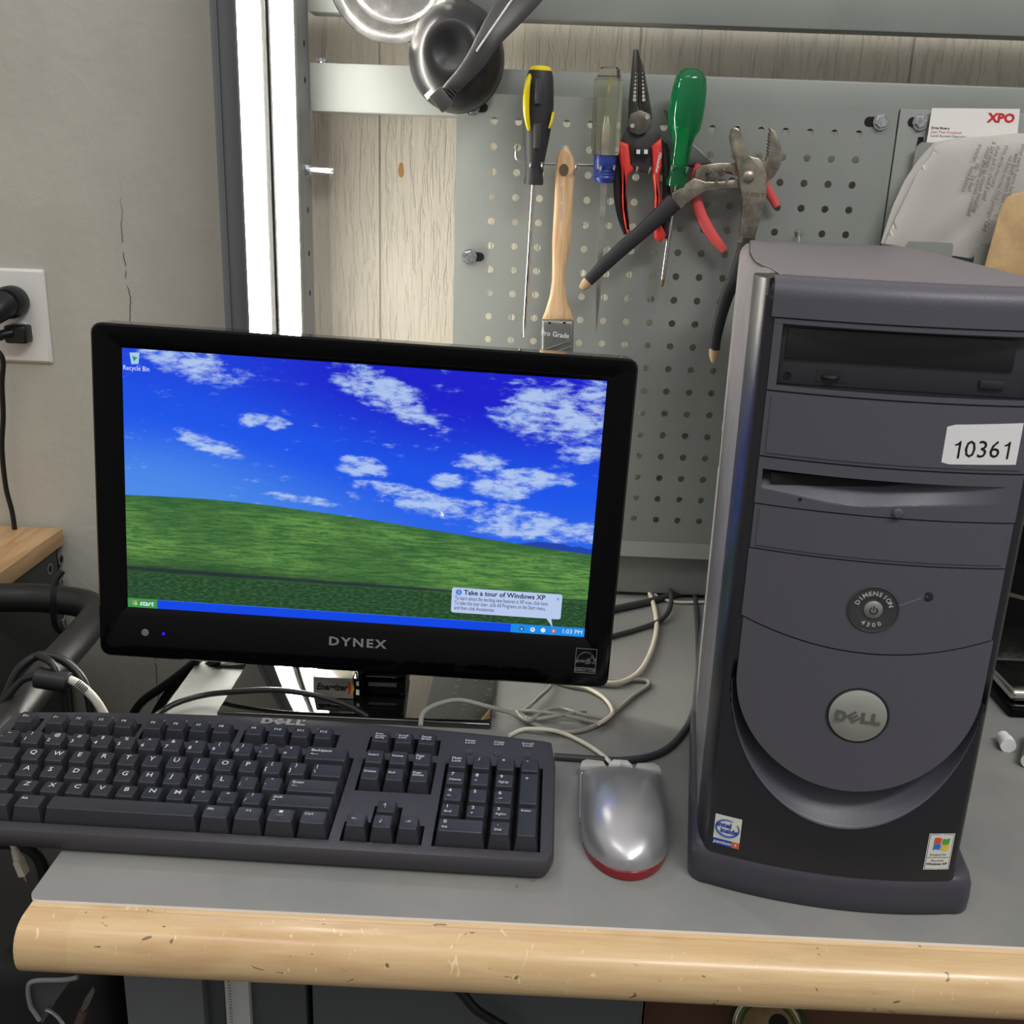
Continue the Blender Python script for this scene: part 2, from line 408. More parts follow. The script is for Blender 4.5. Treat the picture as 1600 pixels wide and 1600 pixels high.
# pegboard's neighbour: plain panel with file slots
side = thing('slotted_panel', 'plain grey steel panel with paper slots to the right of the pegboard', 'panel', (0.56, YP, 0.057))
b = NB(); box(b, 0.3685, 0.82, YP, YP+0.006, 0.057, 0.5597, 0.0008); keepw(obj('panel', b, M_PEG), side)
slotbolt(1436, 191, -0.002, side)
def bracket(u0, v0, u1, v1, Y=1.118, name='slot_lip', th=0.0015, hgt=0.0):
    p = pix(u0, v0, Y); q_ = pix(u1, v1, Y); b = NB()
    z0 = min(p.z, q_.z)-hgt
    prism(b, [(p.x+0.003, Y, p.z), (q_.x-0.002, Y, p.z), (q_.x, Y, p.z-0.003), (q_.x, Y, z0), (p.x, Y, z0), (p.x, Y, p.z-0.004)], (0, th, 0))
    box(b, p.x, q_.x, Y, YP, z0-0.0005, z0+0.001)
    keepw(obj(name, b, M_PEG), side)
bracket(1416, 377, 1487, 403, 1.112, hgt=0.010); bracket(1527, 380, 1640, 405, 1.112, hgt=0.010)
p = pix(1436, 222, 1.143); q_ = pix(1500, 262, 1.143); b = NB()
prism(b, [(p.x+0.003, 1.143, p.z), (p.x+0.10, 1.143, p.z), (p.x+0.10, 1.143, p.z-0.05), (p.x-0.004, 1.143, p.z-0.05), (p.x-0.002, 1.143, p.z-0.005)], (0, 0.0015, 0))
box(b, p.x-0.004, p.x+0.10, 1.143, YP, p.z-0.0515, p.z-0.05); keepw(obj('slot_lip', b, M_PEG), side)
b = NB(); pp = [pix(u, v, YP-0.0005) for u, v in ((1435, 214), (1443, 214), (1443, 223), (1436, 224), (1431, 246), (1428, 247))]
prism(b, pp, (0, 0.0004, 0)); keepw(obj('slot', b, M_HOLE), side)

# ---- LED light fixture on the post
led = thing('led_light', 'tall vertical light fixture with two glowing tubes left of the pegboard', 'light fixture', (-0.266, 1.09, 0.03))
M_LENS = mat('glowing_lens', (255, 255, 255), 0.4, emit=(255, 250, 240), estr=LED_STRENGTH)
M_ALU = mat('grey_aluminium', (110, 110, 108), 0.45)
b = NB(); box(b, -0.297, -0.2462, 1.0895, 1.110, 0.035, 0.80, 0.0015)
box(b, -0.2752, -0.2700, 1.074, 1.091, 0.035, 0.80, 0.001); box(b, -0.2672, -0.2655, 1.074, 1.091, 0.035, 0.80); box(b, -0.2705, -0.2670, 1.082, 1.091, 0.035, 0.80)
box(b, -0.2985, -0.2965, 1.070, 1.110, 0.035, 0.80)  # left side plate, added to keep the tubes' light off the post
keepw(obj('housing', b, M_ALU), led)
for x0, x1 in ((-0.2942, -0.2762), (-0.2640, -0.2450)):
    b = NB(); pts = []
    for k in range(20):
        a = 2*PI*k/20; pts.append(((x0+x1)/2 - math.cos(a)*(x1-x0)/2, 1.0795 - math.sin(a)*0.009, 0.037))
    prism(b, pts, (0, 0, 0.763)); keepw(obj('diffuser', b, M_LENS), led)

# ---- bench mat
def m_mat():
    m = bpy.data.materials.new('grey_bench_mat'); m.use_nodes = True; t = NT(m); b = t.bsdf(); v = t.coord()
    n = t.noise(v, 6, 6, 0.65); c = t.mix(t.ss(n, 0.3, 0.7), s2l((126, 127, 125)), s2l((140, 140, 137)))
    n2 = t.noise(t.scalev(v, (1, 1, 1), (4, 2, 0)), 28, 4, 0.7, 1.2)
    c = t.mix(t.ss(n2, 0.70, 0.74, 0, 0.4), c, s2l((70, 72, 72)))
    n3 = t.noise(t.scalev(v, (12, 70, 1)), 1.4, 3, 0.5, 2.5)
    c = t.mix(t.ss(n3, 0.74, 0.77, 0, 0.3), c, s2l((190, 190, 186)))
    t.con(c, b.inputs['Base Color']); t.con(t.ss(n, 0.3, 0.7, 0.52, 0.62), b.inputs['Roughness']); b.inputs['Specular IOR Level'].default_value = 0.35
    t.con(t.bump(t.noise(v, 60, 3), 0.06, 0.001), b.inputs['Normal']); return m
b = NB(); pts = [(x, y, WT+0.0001) for x, y in rrect(-0.3271, 1.0, 0.5746, 1.243, 0.008, 5)]
prism(b, pts, (0, 0, 0.0025), mi=0)
b.faces.ensure_lookup_table()
for f in b.faces: f.material_index = 0 if abs(f.normal.z) > 0.5 or True else 1
bmesh.ops.recalc_face_normals(b, faces=b.faces)
for f in b.faces: f.material_index = 0 if f.normal.z > 0.5 else 1
o = obj('bench_mat', b, [m_mat(), mat('mat_edge', (236, 232, 226), 0.45)])
tag(o, 'thin grey mat with pale cut edge covering the maple worktop', 'mat')
# ------------------------------------------------------------------ monitor
mon = thing('monitor', 'black glossy widescreen monitor showing a green meadow and blue sky desktop', 'monitor', (-0.1458, 0.8547, 0.2075), (math.radians(-3.784), math.radians(1.809), math.radians(0.968)))
mon.rotation_mode = 'YXZ'   # matches Rz @ Rx @ Ry
# local frame: x right, z up, -y towards the viewer, screen centre at the origin
E_ = Euler((0, 0, 0))
mm = Matrix.Rotation(math.radians(0.968), 3, 'Z') @ Matrix.Rotation(math.radians(-3.784), 3, 'X') @ Matrix.Rotation(math.radians(1.809), 3, 'Y')
mon.rotation_mode = 'XYZ'; mon.rotation_euler = mm.to_euler('XYZ')
X0, X1, Z0, Z1 = -0.2300, 0.2300, -0.1620, 0.1355
SW, SH = 0.205, 0.11525
def slab(b, outer, inner, y0, y1):
    n = len(outer)
    A = [b.verts.new((x, y0, z)) for x, z in outer]; B = [b.verts.new((x, y0, z)) for x, z in inner]
    A2 = [b.verts.new((x, y1, z)) for x, z in outer]; B2 = [b.verts.new((x, y1, z)) for x, z in inner]
    for k in range(n):
        k2 = (k+1) % n
        b.faces.new((A[k], A[k2], B[k2], B[k])); b.faces.new((A[k], A2[k], A2[k2], A[k2])); b.faces.new((B[k], B[k2], B2[k2], B2[k]))
    return A2
b = NB()
out = rrect(X0, X1, Z0, Z1, 0.009, 4); out2 = rrect(X0+0.0018, X1-0.0018, Z0+0.0018, Z1-0.0018, 0.0075, 4); inn = rrect(-SW, SW, -SH, SH, 0.0002, 4)
yF = -0.004
A = [b.verts.new((x, yF+0.002, z)) for x, z in out]; A1 = [b.verts.new((x, yF, z)) for x, z in out2]
Bv = [b.verts.new((x, yF, z)) for x, z in rrect(-SW-0.006, SW+0.006, -SH-0.006, SH+0.006, 0.0006, 4)]
Cv = [b.verts.new((x, 0.0006, z)) for x, z in inn]
D = [b.verts.new((x, 0.024, z)) for x, z in out]; D2 = [b.verts.new((x*0.93, 0.040, z*0.9)) for x, z in out]
n = len(out)
for k in range(n):
    k2 = (k+1) % n
    for P_, Q_ in ((A, A1), (A1, Bv), (Bv, Cv)): b.faces.new((P_[k], P_[k2], Q_[k2], Q_[k]))
    b.faces.new((A[k2], A[k], D[k], D[k2])); b.faces.new((D[k2], D[k], D2[k], D2[k2]))
b.faces.new(D2)
obj('bezel', b, M_GLOSS, mon, smooth=40)
b = NB(); box(b, -0.10, 0.10, 0.038, 0.058, -0.11, 0.09, 0.008); obj('back_cover', b, M_BLACK, mon)
# screen picture
def m_screen():
    m = bpy.data.materials.new('lit_screen_picture'); m.use_nodes = True; t = NT(m); b = t.bsdf()
    v = t.coord(); sp = t.add('ShaderNodeSeparateXYZ'); t.con(v, sp.inputs[0])
    x = t.m('ADD', t.m('DIVIDE', sp.outputs[0], 2*SW), 0.5); y = t.m('ADD', t.m('DIVIDE', sp.outputs[2], 2*SH), 0.5)
    uv = t.add('ShaderNodeCombineXYZ'); t.con(t.m('MULTIPLY', x, 1.78), uv.inputs[0]); t.con(y, uv.inputs[1]); U = uv.outputs[0]
    horiz = t.m('ADD', t.m('SUBTRACT', 0.445, t.m('MULTIPLY', t.ss(x, 0.12, 1.25), 0.135)), t.m('MULTIPLY', t.ss(x, -0.15, 0.22), 0.008))
    # sky
    alt = t.ss(y, 0.38, 1.0)
    g = t.m('ADD', t.m('MULTIPLY', alt, 0.75), t.m('MULTIPLY', t.ss(x, 0.0, 0.7), 0.38))
    sky = t.mix(t.ss(g, 0.0, 0.55), s2l((72, 140, 236)), s2l((4, 82, 236)))
    sky = t.mix(t.ss(g, 0.5, 1.1), sky, s2l((0, 12, 205)))
    # clouds
    n1 = t.noise(t.scalev(U, (1.0, 2.1, 1)), 6.5, 8, 0.66, 0.3)
    n2 = t.noise(t.scalev(U, (1.2, 3.4, 1), (3.7, 1.3, 0)), 13.0, 6, 0.6, 0.2)
    def blob(cx, cy, rx, ry, rot=0.0):
        dx = t.m('SUBTRACT', x, cx); dy = t.m('SUBTRACT', y, cy)
        if rot: dy = t.m('SUBTRACT', dy, t.m('MULTIPLY', dx, rot))
        dx = t.m('DIVIDE', dx, rx); dy = t.m('DIVIDE', dy, ry)
        return t.ss(t.m('ADD', t.m('MULTIPLY', dx, dx), t.m('MULTIPLY', dy, dy)), 0.0, 1.0, 1, 0)
    W = None
    for a in ((0.13, 0.975, 0.15, 0.10, -0.4), (0.55, 0.89, 0.17, 0.10, -0.75), (0.92, 0.88, 0.20, 0.16), (0.86, 0.62, 0.13, 0.05), (0.27, 0.765, 0.05, 0.035), (0.32, 0.755, 0.04, 0.035),
              (0.18, 0.66, 0.10, 0.05, -0.55), (0.50, 0.615, 0.075, 0.065, -0.1), (0.68, 0.585, 0.05, 0.05), (0.75, 0.665, 0.08, 0.05), (0.80, 0.575, 0.11, 0.07), (0.95, 0.72, 0.07, 0.05),
              (0.60, 0.53, 0.17, 0.035, -0.25), (0.75, 0.475, 0.30, 0.06, -0.15), (0.90, 0.42, 0.22, 0.06), (0.38, 0.475, 0.11, 0.026, -0.15)):
        q_ = blob(*a); W = q_ if W is None else t.m('MAXIMUM', W, q_)
    dens = t.m('ADD', t.m('MULTIPLY', W, 0.50), t.m('MULTIPLY', t.m('SUBTRACT', t.m('ADD', t.m('MULTIPLY', n1, 0.6), t.m('MULTIPLY', n2, 0.4)), 0.5), 2.5))
    cl = t.ss(dens, 0.14, 0.62)
    shade = t.mix(t.ss(t.m('ADD', n2, t.m('MULTIPLY', W, 0.2)), 0.45, 0.75), s2l((112, 158, 232)), s2l((184, 208, 244)))
    sky = t.mix(t.m('MULTIPLY', cl, 0.88), sky, shade)
    # far blue ridge at the right
    rid = t.m('ADD', t.m('ADD', horiz, -0.012), t.m('MULTIPLY', t.ss(x, 0.80, 0.90), t.m('ADD', 0.02, t.m('MULTIPLY', t.noise(t.scalev(U, (8, 0, 0)), 2.0, 3), 0.03))))
    sky = t.mix(t.ss(t.m('SUBTRACT', y, rid), -0.002, 0.002, 1, 0), sky, s2l((24, 62, 170)))
    # meadow
    st = t.noise(t.scalev(U, (3, 34, 1)), 3.0, 6, 0.65, 0.4); st2 = t.noise(t.scalev(U, (16, 50, 1)), 3.0, 4, 0.6)
    d = t.m('SUBTRACT', horiz, y)
    gr = t.mix(t.ss(t.m('ADD', st, t.m('MULTIPLY', st2, 0.35)), 0.5, 0.85), s2l((48, 98, 48)), s2l((106, 156, 74)))
    big = t.noise(t.scalev(U, (1.2, 2.4, 1), (0.4, 2.2, 0)), 2.0, 3, 0.5)
    gr = t.mix(t.ss(big, 0.42, 0.62, 0.55, 0), gr, s2l((30, 82, 40)))
    gr = t.mix(t.ss(d, 0.0, 0.05, 0.6, 0), gr, s2l((34, 92, 50)))
    gr = t.mix(t.ss(d, 0.20, 0.30, 0, 0.72), gr, s2l((26, 62, 34)))
    band = t.ss(t.m('ABSOLUTE', t.m('SUBTRACT', y, t.m('SUBTRACT', 0.158, t.m('MULTIPLY', x, 0.01)))), 0.002, t.m('SUBTRACT', 0.017, t.m('MULTIPLY', x, 0.012)), 1, 0)
    gr = t.mix(t.m('MULTIPLY', band, 0.8), gr, s2l((24, 26, 50)))
    fg = t.mix(t.ss(st2, 0.4, 0.7), s2l((24, 60, 34)), s2l((52, 100, 52)))
    gr = t.mix(t.ss(y, 0.135, 0.15, 1, 0), gr, fg)
    fl = t.noise(t.scalev(U, (60, 60, 1)), 2.0, 1); gr = t.mix(t.m('MULTIPLY', t.ss(fl, 0.76, 0.80), t.ss(t.m('ABSOLUTE', t.m('SUBTRACT', y, 0.12)), 0.01, 0.03, 1, 0)), gr, s2l((150, 190, 140)))
    pic = t.mix(t.ss(d, -0.001, 0.001), sky, gr)
    b.inputs['Base Color'].default_value = (0.004, 0.004, 0.005, 1); b.inputs['Roughness'].default_value = 0.12
    t.con(pic, b.inputs['Emission Color']); b.inputs['Emission Strength'].default_value = 0.95
    return m
b = NB(); box(b, -SW, SW, 0.0, 0.006, -SH, SH); scr = obj('screen', b, m_screen(), mon)
def glow(name, col, s=0.95, base=(5, 5, 5)): return mat(name, base, 0.3, emit=col, estr=s)
def sx(f): return (f-0.5)*2*SW
def sz(f): return (f-0.5)*2*SH
def srect(b, x0, x1, y0, y1, dep, r=0.0, mi=0):
    pts = rrect(sx(x0), sx(x1), sz(y0), sz(y1), r, 3) if r else [(sx(x0), sz(y0)), (sx(x1), sz(y0)), (sx(x1), sz(y1)), (sx(x0), sz(y1))]
    flat(b, [(x, -dep, z) for x, z in pts], mi)
def smat(x, y, dep): return frame((sx(x), -dep, sz(y)), (1, 0, 0), (0, 0, 1))
G_W = glow('lit_white', (225, 235, 250))
b = NB(); srect(b, 0, 1, 0.0, 0.036, 0.0001, mi=0); srect(b, 0, 1, 0.0345, 0.036, 0.00014, mi=1)
obj('taskbar', b, [glow('lit_blue', (6, 70, 232)), glow('lit_light_blue', (60, 130, 250))], scr, recalc=False)
b = NB(); srect(b, 0, 0.064, 0.0, 0.0365, 0.0002, mi=0)
for k, (dx, dz) in enumerate(((0, 1), (1, 1), (0, 0), (1, 0))):
    srect(b, 0.010+dx*0.0055, 0.0148+dx*0.0055, 0.010+dz*0.0095, 0.0185+dz*0.0095, 0.0003, mi=1+k)
text(b, 'start', 0.0066, smat(0.041, 0.018, 0.0003), bold=0.02, shear=0.15, mi=5)
obj('start_button', b, [glow('lit_green', (60, 150, 70)), glow('lit_red', (225, 100, 70)), glow('lit_green_b', (120, 190, 90)), glow('lit_blue_b', (110, 160, 240)), glow('lit_yellow', (235, 205, 90)), G_W], scr, recalc=False)
b = NB(); srect(b, 0.838, 1, 0.0, 0.036, 0.0002, mi=0)
for k, (xx, mi_) in enumerate(((0.862, 1), (0.886, 2), (0.909, 2), (0.932, 3))):
    pts = [(sx(xx)+0.0022*math.cos(a), -0.0003, sz(0.017)+0.0022*math.sin(a)) for a in [2*PI*i/10 for i in range(10)]]
    flat(b, pts, mi_)
    text(b, 'x>ox'[k], 0.004, smat(xx, 0.018, 0.0004), mi=2 if k != 1 else 4, bold=0.02)
text(b, '1:03 PM', 0.0058, smat(0.9725, 0.018, 0.0003), mi=2)
obj('system_tray', b, [glow('lit_tray', (18, 140, 232)), glow('lit_tray_dark', (30, 60, 150)), G_W, glow('lit_tray_red', (220, 70, 80)), glow('lit_navy', (20, 40, 120))], scr, recalc=False)
b = NB(); bx0, bx1, by0, by1 = 0.705, 0.945, 0.066, 0.168
srect(b, bx0, bx1, by0, by1, 0.0003, 0.002)
flat(b, [(sx(0.925), -0.0003, sz(by0+0.001)), (sx(0.914), -0.0003, sz(by0+0.001)), (sx(0.929), -0.0003, sz(0.032))][::-1], 0)
text(b, 'Take a tour of Windows XP', 0.0063, smat(0.731, 0.150, 0.0005), align='LEFT', bold=0.025, mi=1)
for k, s in enumerate(('To learn about the exciting new features in XP now, click here.', 'To take the tour later, click All Programs on the Start menu,', 'and then click Accessories.')):
    text(b, s, 0.00525, smat(0.712, 0.126-0.020*k, 0.0005), align='LEFT', mi=1, sx=0.62 if k == 0 else 0.63, bold=0.004)
text(b, 'x', 0.006, smat(0.936, 0.151, 0.0005), mi=2)
flat(b, [(sx(0.720)+0.0028*math.cos(a), -0.0005, sz(0.150)+0.0028*math.sin(a)) for a in [2*PI*i/14 for i in range(14)]], 2)
text(b, 'i', 0.005, smat(0.720, 0.151, 0.0006), mi=0, bold=0.02)
obj('pop_up_balloon', b, [glow('lit_balloon', (186, 204, 240)), glow('lit_text', (30, 36, 70)), glow('lit_icon', (80, 130, 215))], scr, recalc=False)
b = NB()
pts = [(-0.0042, 0.0045), (0.0042, 0.0052), (0.0032, -0.0045), (-0.0028, -0.0052)]
flat(b, [(sx(0.026)+x, -0.0003, sz(0.965)+z) for x, z in pts], 0)
flat(b, [(sx(0.026)+0.0027*math.cos(a), -0.0004, sz(0.965)+0.0027*math.sin(a)) for a in [2*PI*i/3+0.3 for i in range(3)]], 1)
text(b, 'Recycle Bin', 0.0058, smat(0.0290, 0.928, 0.0003), mi=2, sx=0.84)
obj('desktop_icon', b, [glow('lit_icon_pale', (170, 205, 235)), glow('lit_icon_green', (40, 150, 120)), G_W], scr, recalc=False)
b = NB(); c0 = Vector((sx(0.672), -0.0004, sz(0.468)))
flat(b, [c0+Vector((x, 0, z))*0.001 for x, z in ((0, 0), (0, -5.2), (1.2, -4.2), (2.0, -5.8), (2.7, -5.4), (2.0, -3.9), (3.5, -3.7))])
obj('mouse_pointer', b, [G_W], scr, recalc=False)
# writing and marks on the bezel
b = NB(); text(b, 'DYNEX', 0.0112, frame((0.0018, yF-0.0003, -0.1338), (1, 0, 0), (0, 0, 1)), bold=0.03, space=1.28, sx=1.18)
obj('lettering', b, mat('grey_print', (128, 130, 132), 0.4), mon, recalc=False)
b = NB(); ex0, ex1, ez0, ez1 = 0.1985, 0.2175, -0.148, -0.1245
for (a0, a1, c0_, c1_) in ((ex0, ex1, ez1-0.0004, ez1), (ex0, ex1, ez0, ez0+0.0004), (ex0, ex0+0.0004, ez0, ez1), (ex1-0.0004, ex1, ez0, ez1), (ex0, ex1, ez0+0.0046, ez0+0.005)):
    box(b, a0, a1, yF-0.0004, yF-0.0001, c0_, c1_)
text(b, 'ENERGY STAR', 0.0038, frame(((ex0+ex1)/2, yF-0.0004, ez0+0.0026), (1, 0, 0), (0, 0, 1)), sx=0.78, bold=0.01)
text(b, 'energy', 0.0058, frame((0.2055, yF-0.0004, -0.1362), (1, 0.0, 0.05), (0, 0, 1)), sx=0.8, shear=0.4)
star = []
for k in range(10):
    a = PI/2+PI*k/5; r_ = 0.0042 if k % 2 == 0 else 0.0018; star.append((0.2132+r_*math.cos(a), -0.1355+r_*math.sin(a)))
for k in range(10):
    p0, p1 = star[k], star[(k+1) % 10]; tube(b, [(p0[0], yF-0.0003, p0[1]), (p1[0], yF-0.0003, p1[1])], 0.00018, 4)
tube(b, [(0.208-0.0085*math.cos(a), yF-0.0003, -0.1385+0.0105*math.sin(a)) for a in [PI*i/14 for i in range(15)]], 0.00022, 4)
obj('rating_mark', b, mat('grey_print_fine', (150, 156, 160), 0.4), mon, recalc=False)
b = NB(); lathe(b, [(0.0033, 0), (0.0033, 0.0008), (0.0028, 0.0012), (0, 0.0012)], frame((-0.1885, yF, -0.1372), (1, 0, 0), (0, 0, 1)), 20)
obj('power_button', b, mat('grey_button', (112, 112, 108), 0.4), mon)
b = NB(); lathe(b, [(0.0014, 0), (0.0012, 0.0005), (0, 0.0006)], frame((-0.1722, yF, -0.1374), (1, 0, 0), (0, 0, 1)), 12)
obj('power_light', b, glow('blue_led', (20, 10, 255), 3.0), mon)
# stand (world coordinates)
b = NB(); box(b, -0.2745, -0.0248, 0.828, 0.985, 0.0, 0.0065, 0.002, 3); keepw(obj('stand_base', b, mat('gloss_black_base', (13, 13, 12), 0.035, spec=1.0, coat=1.0, var=0.0)), mon)
b = NB(); box(b, -0.158, -0.108, 0.885, 0.915, 0.0062, 0.16, 0.004, 2)
box(b, -0.148, -0.108, 0.872, 0.886, 0.0062, 0.042, 0.003, 2); keepw(obj('stand_neck', b, M_GLOSS), mon)
b = NB(); box(b, -0.1455, -0.1165, 0.8712, 0.8718, 0.026, 0.0272); box(b, -0.143, -0.1165, 0.8712, 0.8718, 0.0165, 0.0205); lathe(b, [(0.003, 0), (0.003, 0.002), (0, 0.002)], axis((-0.1515, 0.884, 0.030), (0, -1, 0)), 10)
keepw(obj('neck_trim', b, mat('grey_trim', (120, 122, 124), 0.3, 0.5)), mon)
# battery on the stand base
bat = thing('battery', 'small rectangular silver battery lying on the glossy monitor stand base', 'battery', (-0.1665, 0.862, 0.0067))
b = NB(); box(b, -0.0270, 0.0110, -0.0002, 0.017, 0, 0.0215, 0.0015, 2); obj('casing', b, mat('silver_label', (150, 148, 138), 0.3, 0.35), bat)
b = NB(); box(b, 0.0108, 0.0195, -0.0004, 0.0172, -0.0001, 0.0216, 0.0015, 2); obj('dark_end', b, M_GLOSS, bat)
b = NB(); text(b, 'Energizer', 0.0092, frame((-0.0095, -0.0006, 0.0118), (1, 0, 0), (0, 0, 1)), bold=0.035, shear=0.3, sx=0.82); obj('lettering', b, M_HOLE, bat, recalc=False)
b = NB()
for k, (mi_, o1) in enumerate(((0, 0.0), (1, 0.0022))):
    pts = [(0.0058+o1+0.0038*math.sin(a), -0.0006-0.0001*k, 0.0118+0.0065*math.cos(a)) for a in [PI*i/10 for i in range(11)]] + [(0.0058+o1-0.0002+0.0012*math.sin(a), -0.0006-0.0001*k, 0.0118+0.0065*math.cos(a)) for a in [PI*i/10 for i in range(10, -1, -1)]]
    flat(b, pts, mi_)
obj('swoosh', b, [mat('red_ink', (190, 50, 30), 0.4), mat('amber_ink', (214, 150, 50), 0.4)], bat, recalc=False)
b = NB(); box(b, 0.0135, 0.0165, -0.0008, -0.0004, 0.005, 0.0105); box(b, 0.0138, 0.0162, -0.0008, -0.0004, 0.0145, 0.019); obj('label_patch', b, M_WHITE, bat)

# ------------------------------------------------------------------ keyboard
KA = -0.018890
kb = thing('keyboard', 'wide black computer keyboard on the mat in front of the monitor', 'keyboard', (-0.418614, 0.702627, 0), (0, 0, KA))
U = 0.01905
def kz(y): return 0.0245 + (y+0.0)*0.085           # plate height over the mat at local y
KX0, KX1 = -0.0125, 0.4492
def yback(x): return 0.0665 + 0.0155*(1-((x-0.218)/0.231)**2)
MG = 0.0010
rects = []   # wells in the plate
def well(u0, u1, v0, v1): rects.append((u0*U-MG, u1*U+MG, v0*U-MG, v1*U+MG))
FY = 2.58     # function row centre, in units above the Q row
well(0, 15, -3.5, 1.5)
well(0, 0.95, FY-0.5, FY+0.5); well(1.33, 5.33, FY-0.5, FY+0.5); well(5.62, 9.62, FY-0.5, FY+0.5); well(10.0, 14.08, FY-0.5, FY+0.5)
well(15.52, 18.52, FY-0.5, FY+0.5); well(15.52, 18.52, -0.5, 1.5); well(15.52, 18.52, -3.5, -2.5); well(16.52, 17.52, -2.5, -1.5); well(19.0, 23.0, -3.5, 1.5)
def inside(x, y): return any(a < x < b_ and c < y < d for a, b_, c, d in rects)
YF = -0.0785
xs = sorted(set([KX0+0.010, KX1-0.010] + [r[0] for r in rects] + [r[1] for r in rects])); ysr = sorted(set([r[2] for r in rects] + [r[3] for r in rects]))
def refine(a, step):
    out = [a[0]]
    for k in a[1:]:
        n = max(1, int(math.ceil((k-out[-1])/step))); s0 = out[-1]
        for i in range(1, n+1): out.append(s0+(k-s0)*i/n)
    return out
xs = refine(xs, 0.03); ys = refine([YF+0.010] + ysr, 0.03)
b = NB(); V = {}
def gv(i, j, x=None, y=None):
    if (i, j) not in V: V[(i, j)] = b.verts.new((xs[i], ys[j], kz(ys[j])))
    return V[(i, j)]
BW = {}
def gb(i, j):
    if (i, j) not in BW: BW[(i, j)] = b.verts.new((xs[i], ys[j], kz(ys[j])-0.009))
    return BW[(i, j)]
nx, ny = len(xs), len(ys)
hole = [[inside((xs[i]+xs[i+1])/2, (ys[j]+ys[j+1])/2) for j in range(ny-1)] for i in range(nx-1)]
for i in range(nx-1):
    for j in range(ny-1):
        if not hole[i][j]: b.faces.new((gv(i, j), gv(i+1, j), gv(i+1, j+1), gv(i, j+1)))
        else:
            f = b.faces.new((gb(i, j), gb(i+1, j), gb(i+1, j+1), gb(i, j+1))); f.material_index = 1
            for di, dj, e0, e1 in ((-1, 0, (i, j), (i, j+1)), (1, 0, (i+1, j), (i+1, j+1)), (0, -1, (i, j), (i+1, j)), (0, 1, (i, j+1), (i+1, j+1))):
                ii, jj = i+di, j+dj
                if not (0 <= ii < nx-1 and 0 <= jj < ny-1) or not hole[ii][jj]:
                    f = b.faces.new((gv(*e0), gv(*e1), gb(*e1), gb(*e0))); f.material_index = 1
# rim: back strip with bulge, front lip and sides, down to the mat
ring0 = [(i, 0) for i in range(nx)] + [(nx-1, j) for j in range(1, ny)] + [(i, ny-1) for i in range(nx-2, -1, -1)] + [(0, j) for j in range(ny-2, 0, -1)]
def outp(i, j, s):
    """outline point: s = 0..1 from plate edge to the outer rim"""
    x, y = xs[i], ys[j]; z = kz(y)
    onb = j == ny-1; onf = j == 0; onl = i == 0; onr = i == nx-1
    tx = KX0 if onl else (KX1 if onr else x)
    ty = y
    if onf: ty = YF
    if onb: ty = yback(x) if not (onl or onr) else yback(x)-0.002
    if onf and (onl or onr): tx = (KX0+0.003) if onl else (KX1-0.003); ty = YF+0.003
    if onb and (onl or onr): tx = (KX0+0.003) if onl else (KX1-0.003)
    return x, y, z, tx, ty
prof_k = ((0.5, 0.0006, 0), (0.85, 0.0002, 0), (0.96, -0.0020, 0), (1.0, -0.0050, 0), (0.93, -0.0095, 0), (0.55, None, 0))
prev = [gv(i, j) for i, j in ring0]; N_ = len(ring0)
for s, dz, _ in prof_k:
    cur = []
    for (i, j) in ring0:
        x, y, z, tx, ty = outp(i, j, s)
        zt = kz(ty); zz = (z*(1-s)+zt*s)
        nx_, ny_ = x+(tx-x)*s, y+(ty-y)*s
        zz = zz+dz if dz is not None else 0.0025
        cur.append(b.verts.new((nx_, ny_, max(zz, 0.0025))))
    for k in range(N_): b.faces.new((prev[k], prev[(k+1) % N_], cur[(k+1) % N_], cur[k]))
    prev = cur
b.faces.new(prev)
M_KB = mat('charcoal_plastic', (62, 60, 64), 0.33, grain=0.35, gscale=1500)
M_CAP = mat('key_plastic', (46, 47, 53), 0.42, grain=0.2, gscale=1500)
bmesh.ops.recalc_face_normals(b, faces=b.faces)
obj('case', b, [M_KB, M_HOLE], kb, smooth=32)
for fx in (0.02, 0.41):
    b = NB(); box(b, fx, fx+0.02, -0.06, -0.05, 0.0, 0.0026); obj('rubber_foot', b, M_RUBBER, kb); b = NB(); box(b, fx, fx+0.02, 0.05, 0.06, 0.0, 0.0026); obj('rubber_foot', b, M_RUBBER, kb)
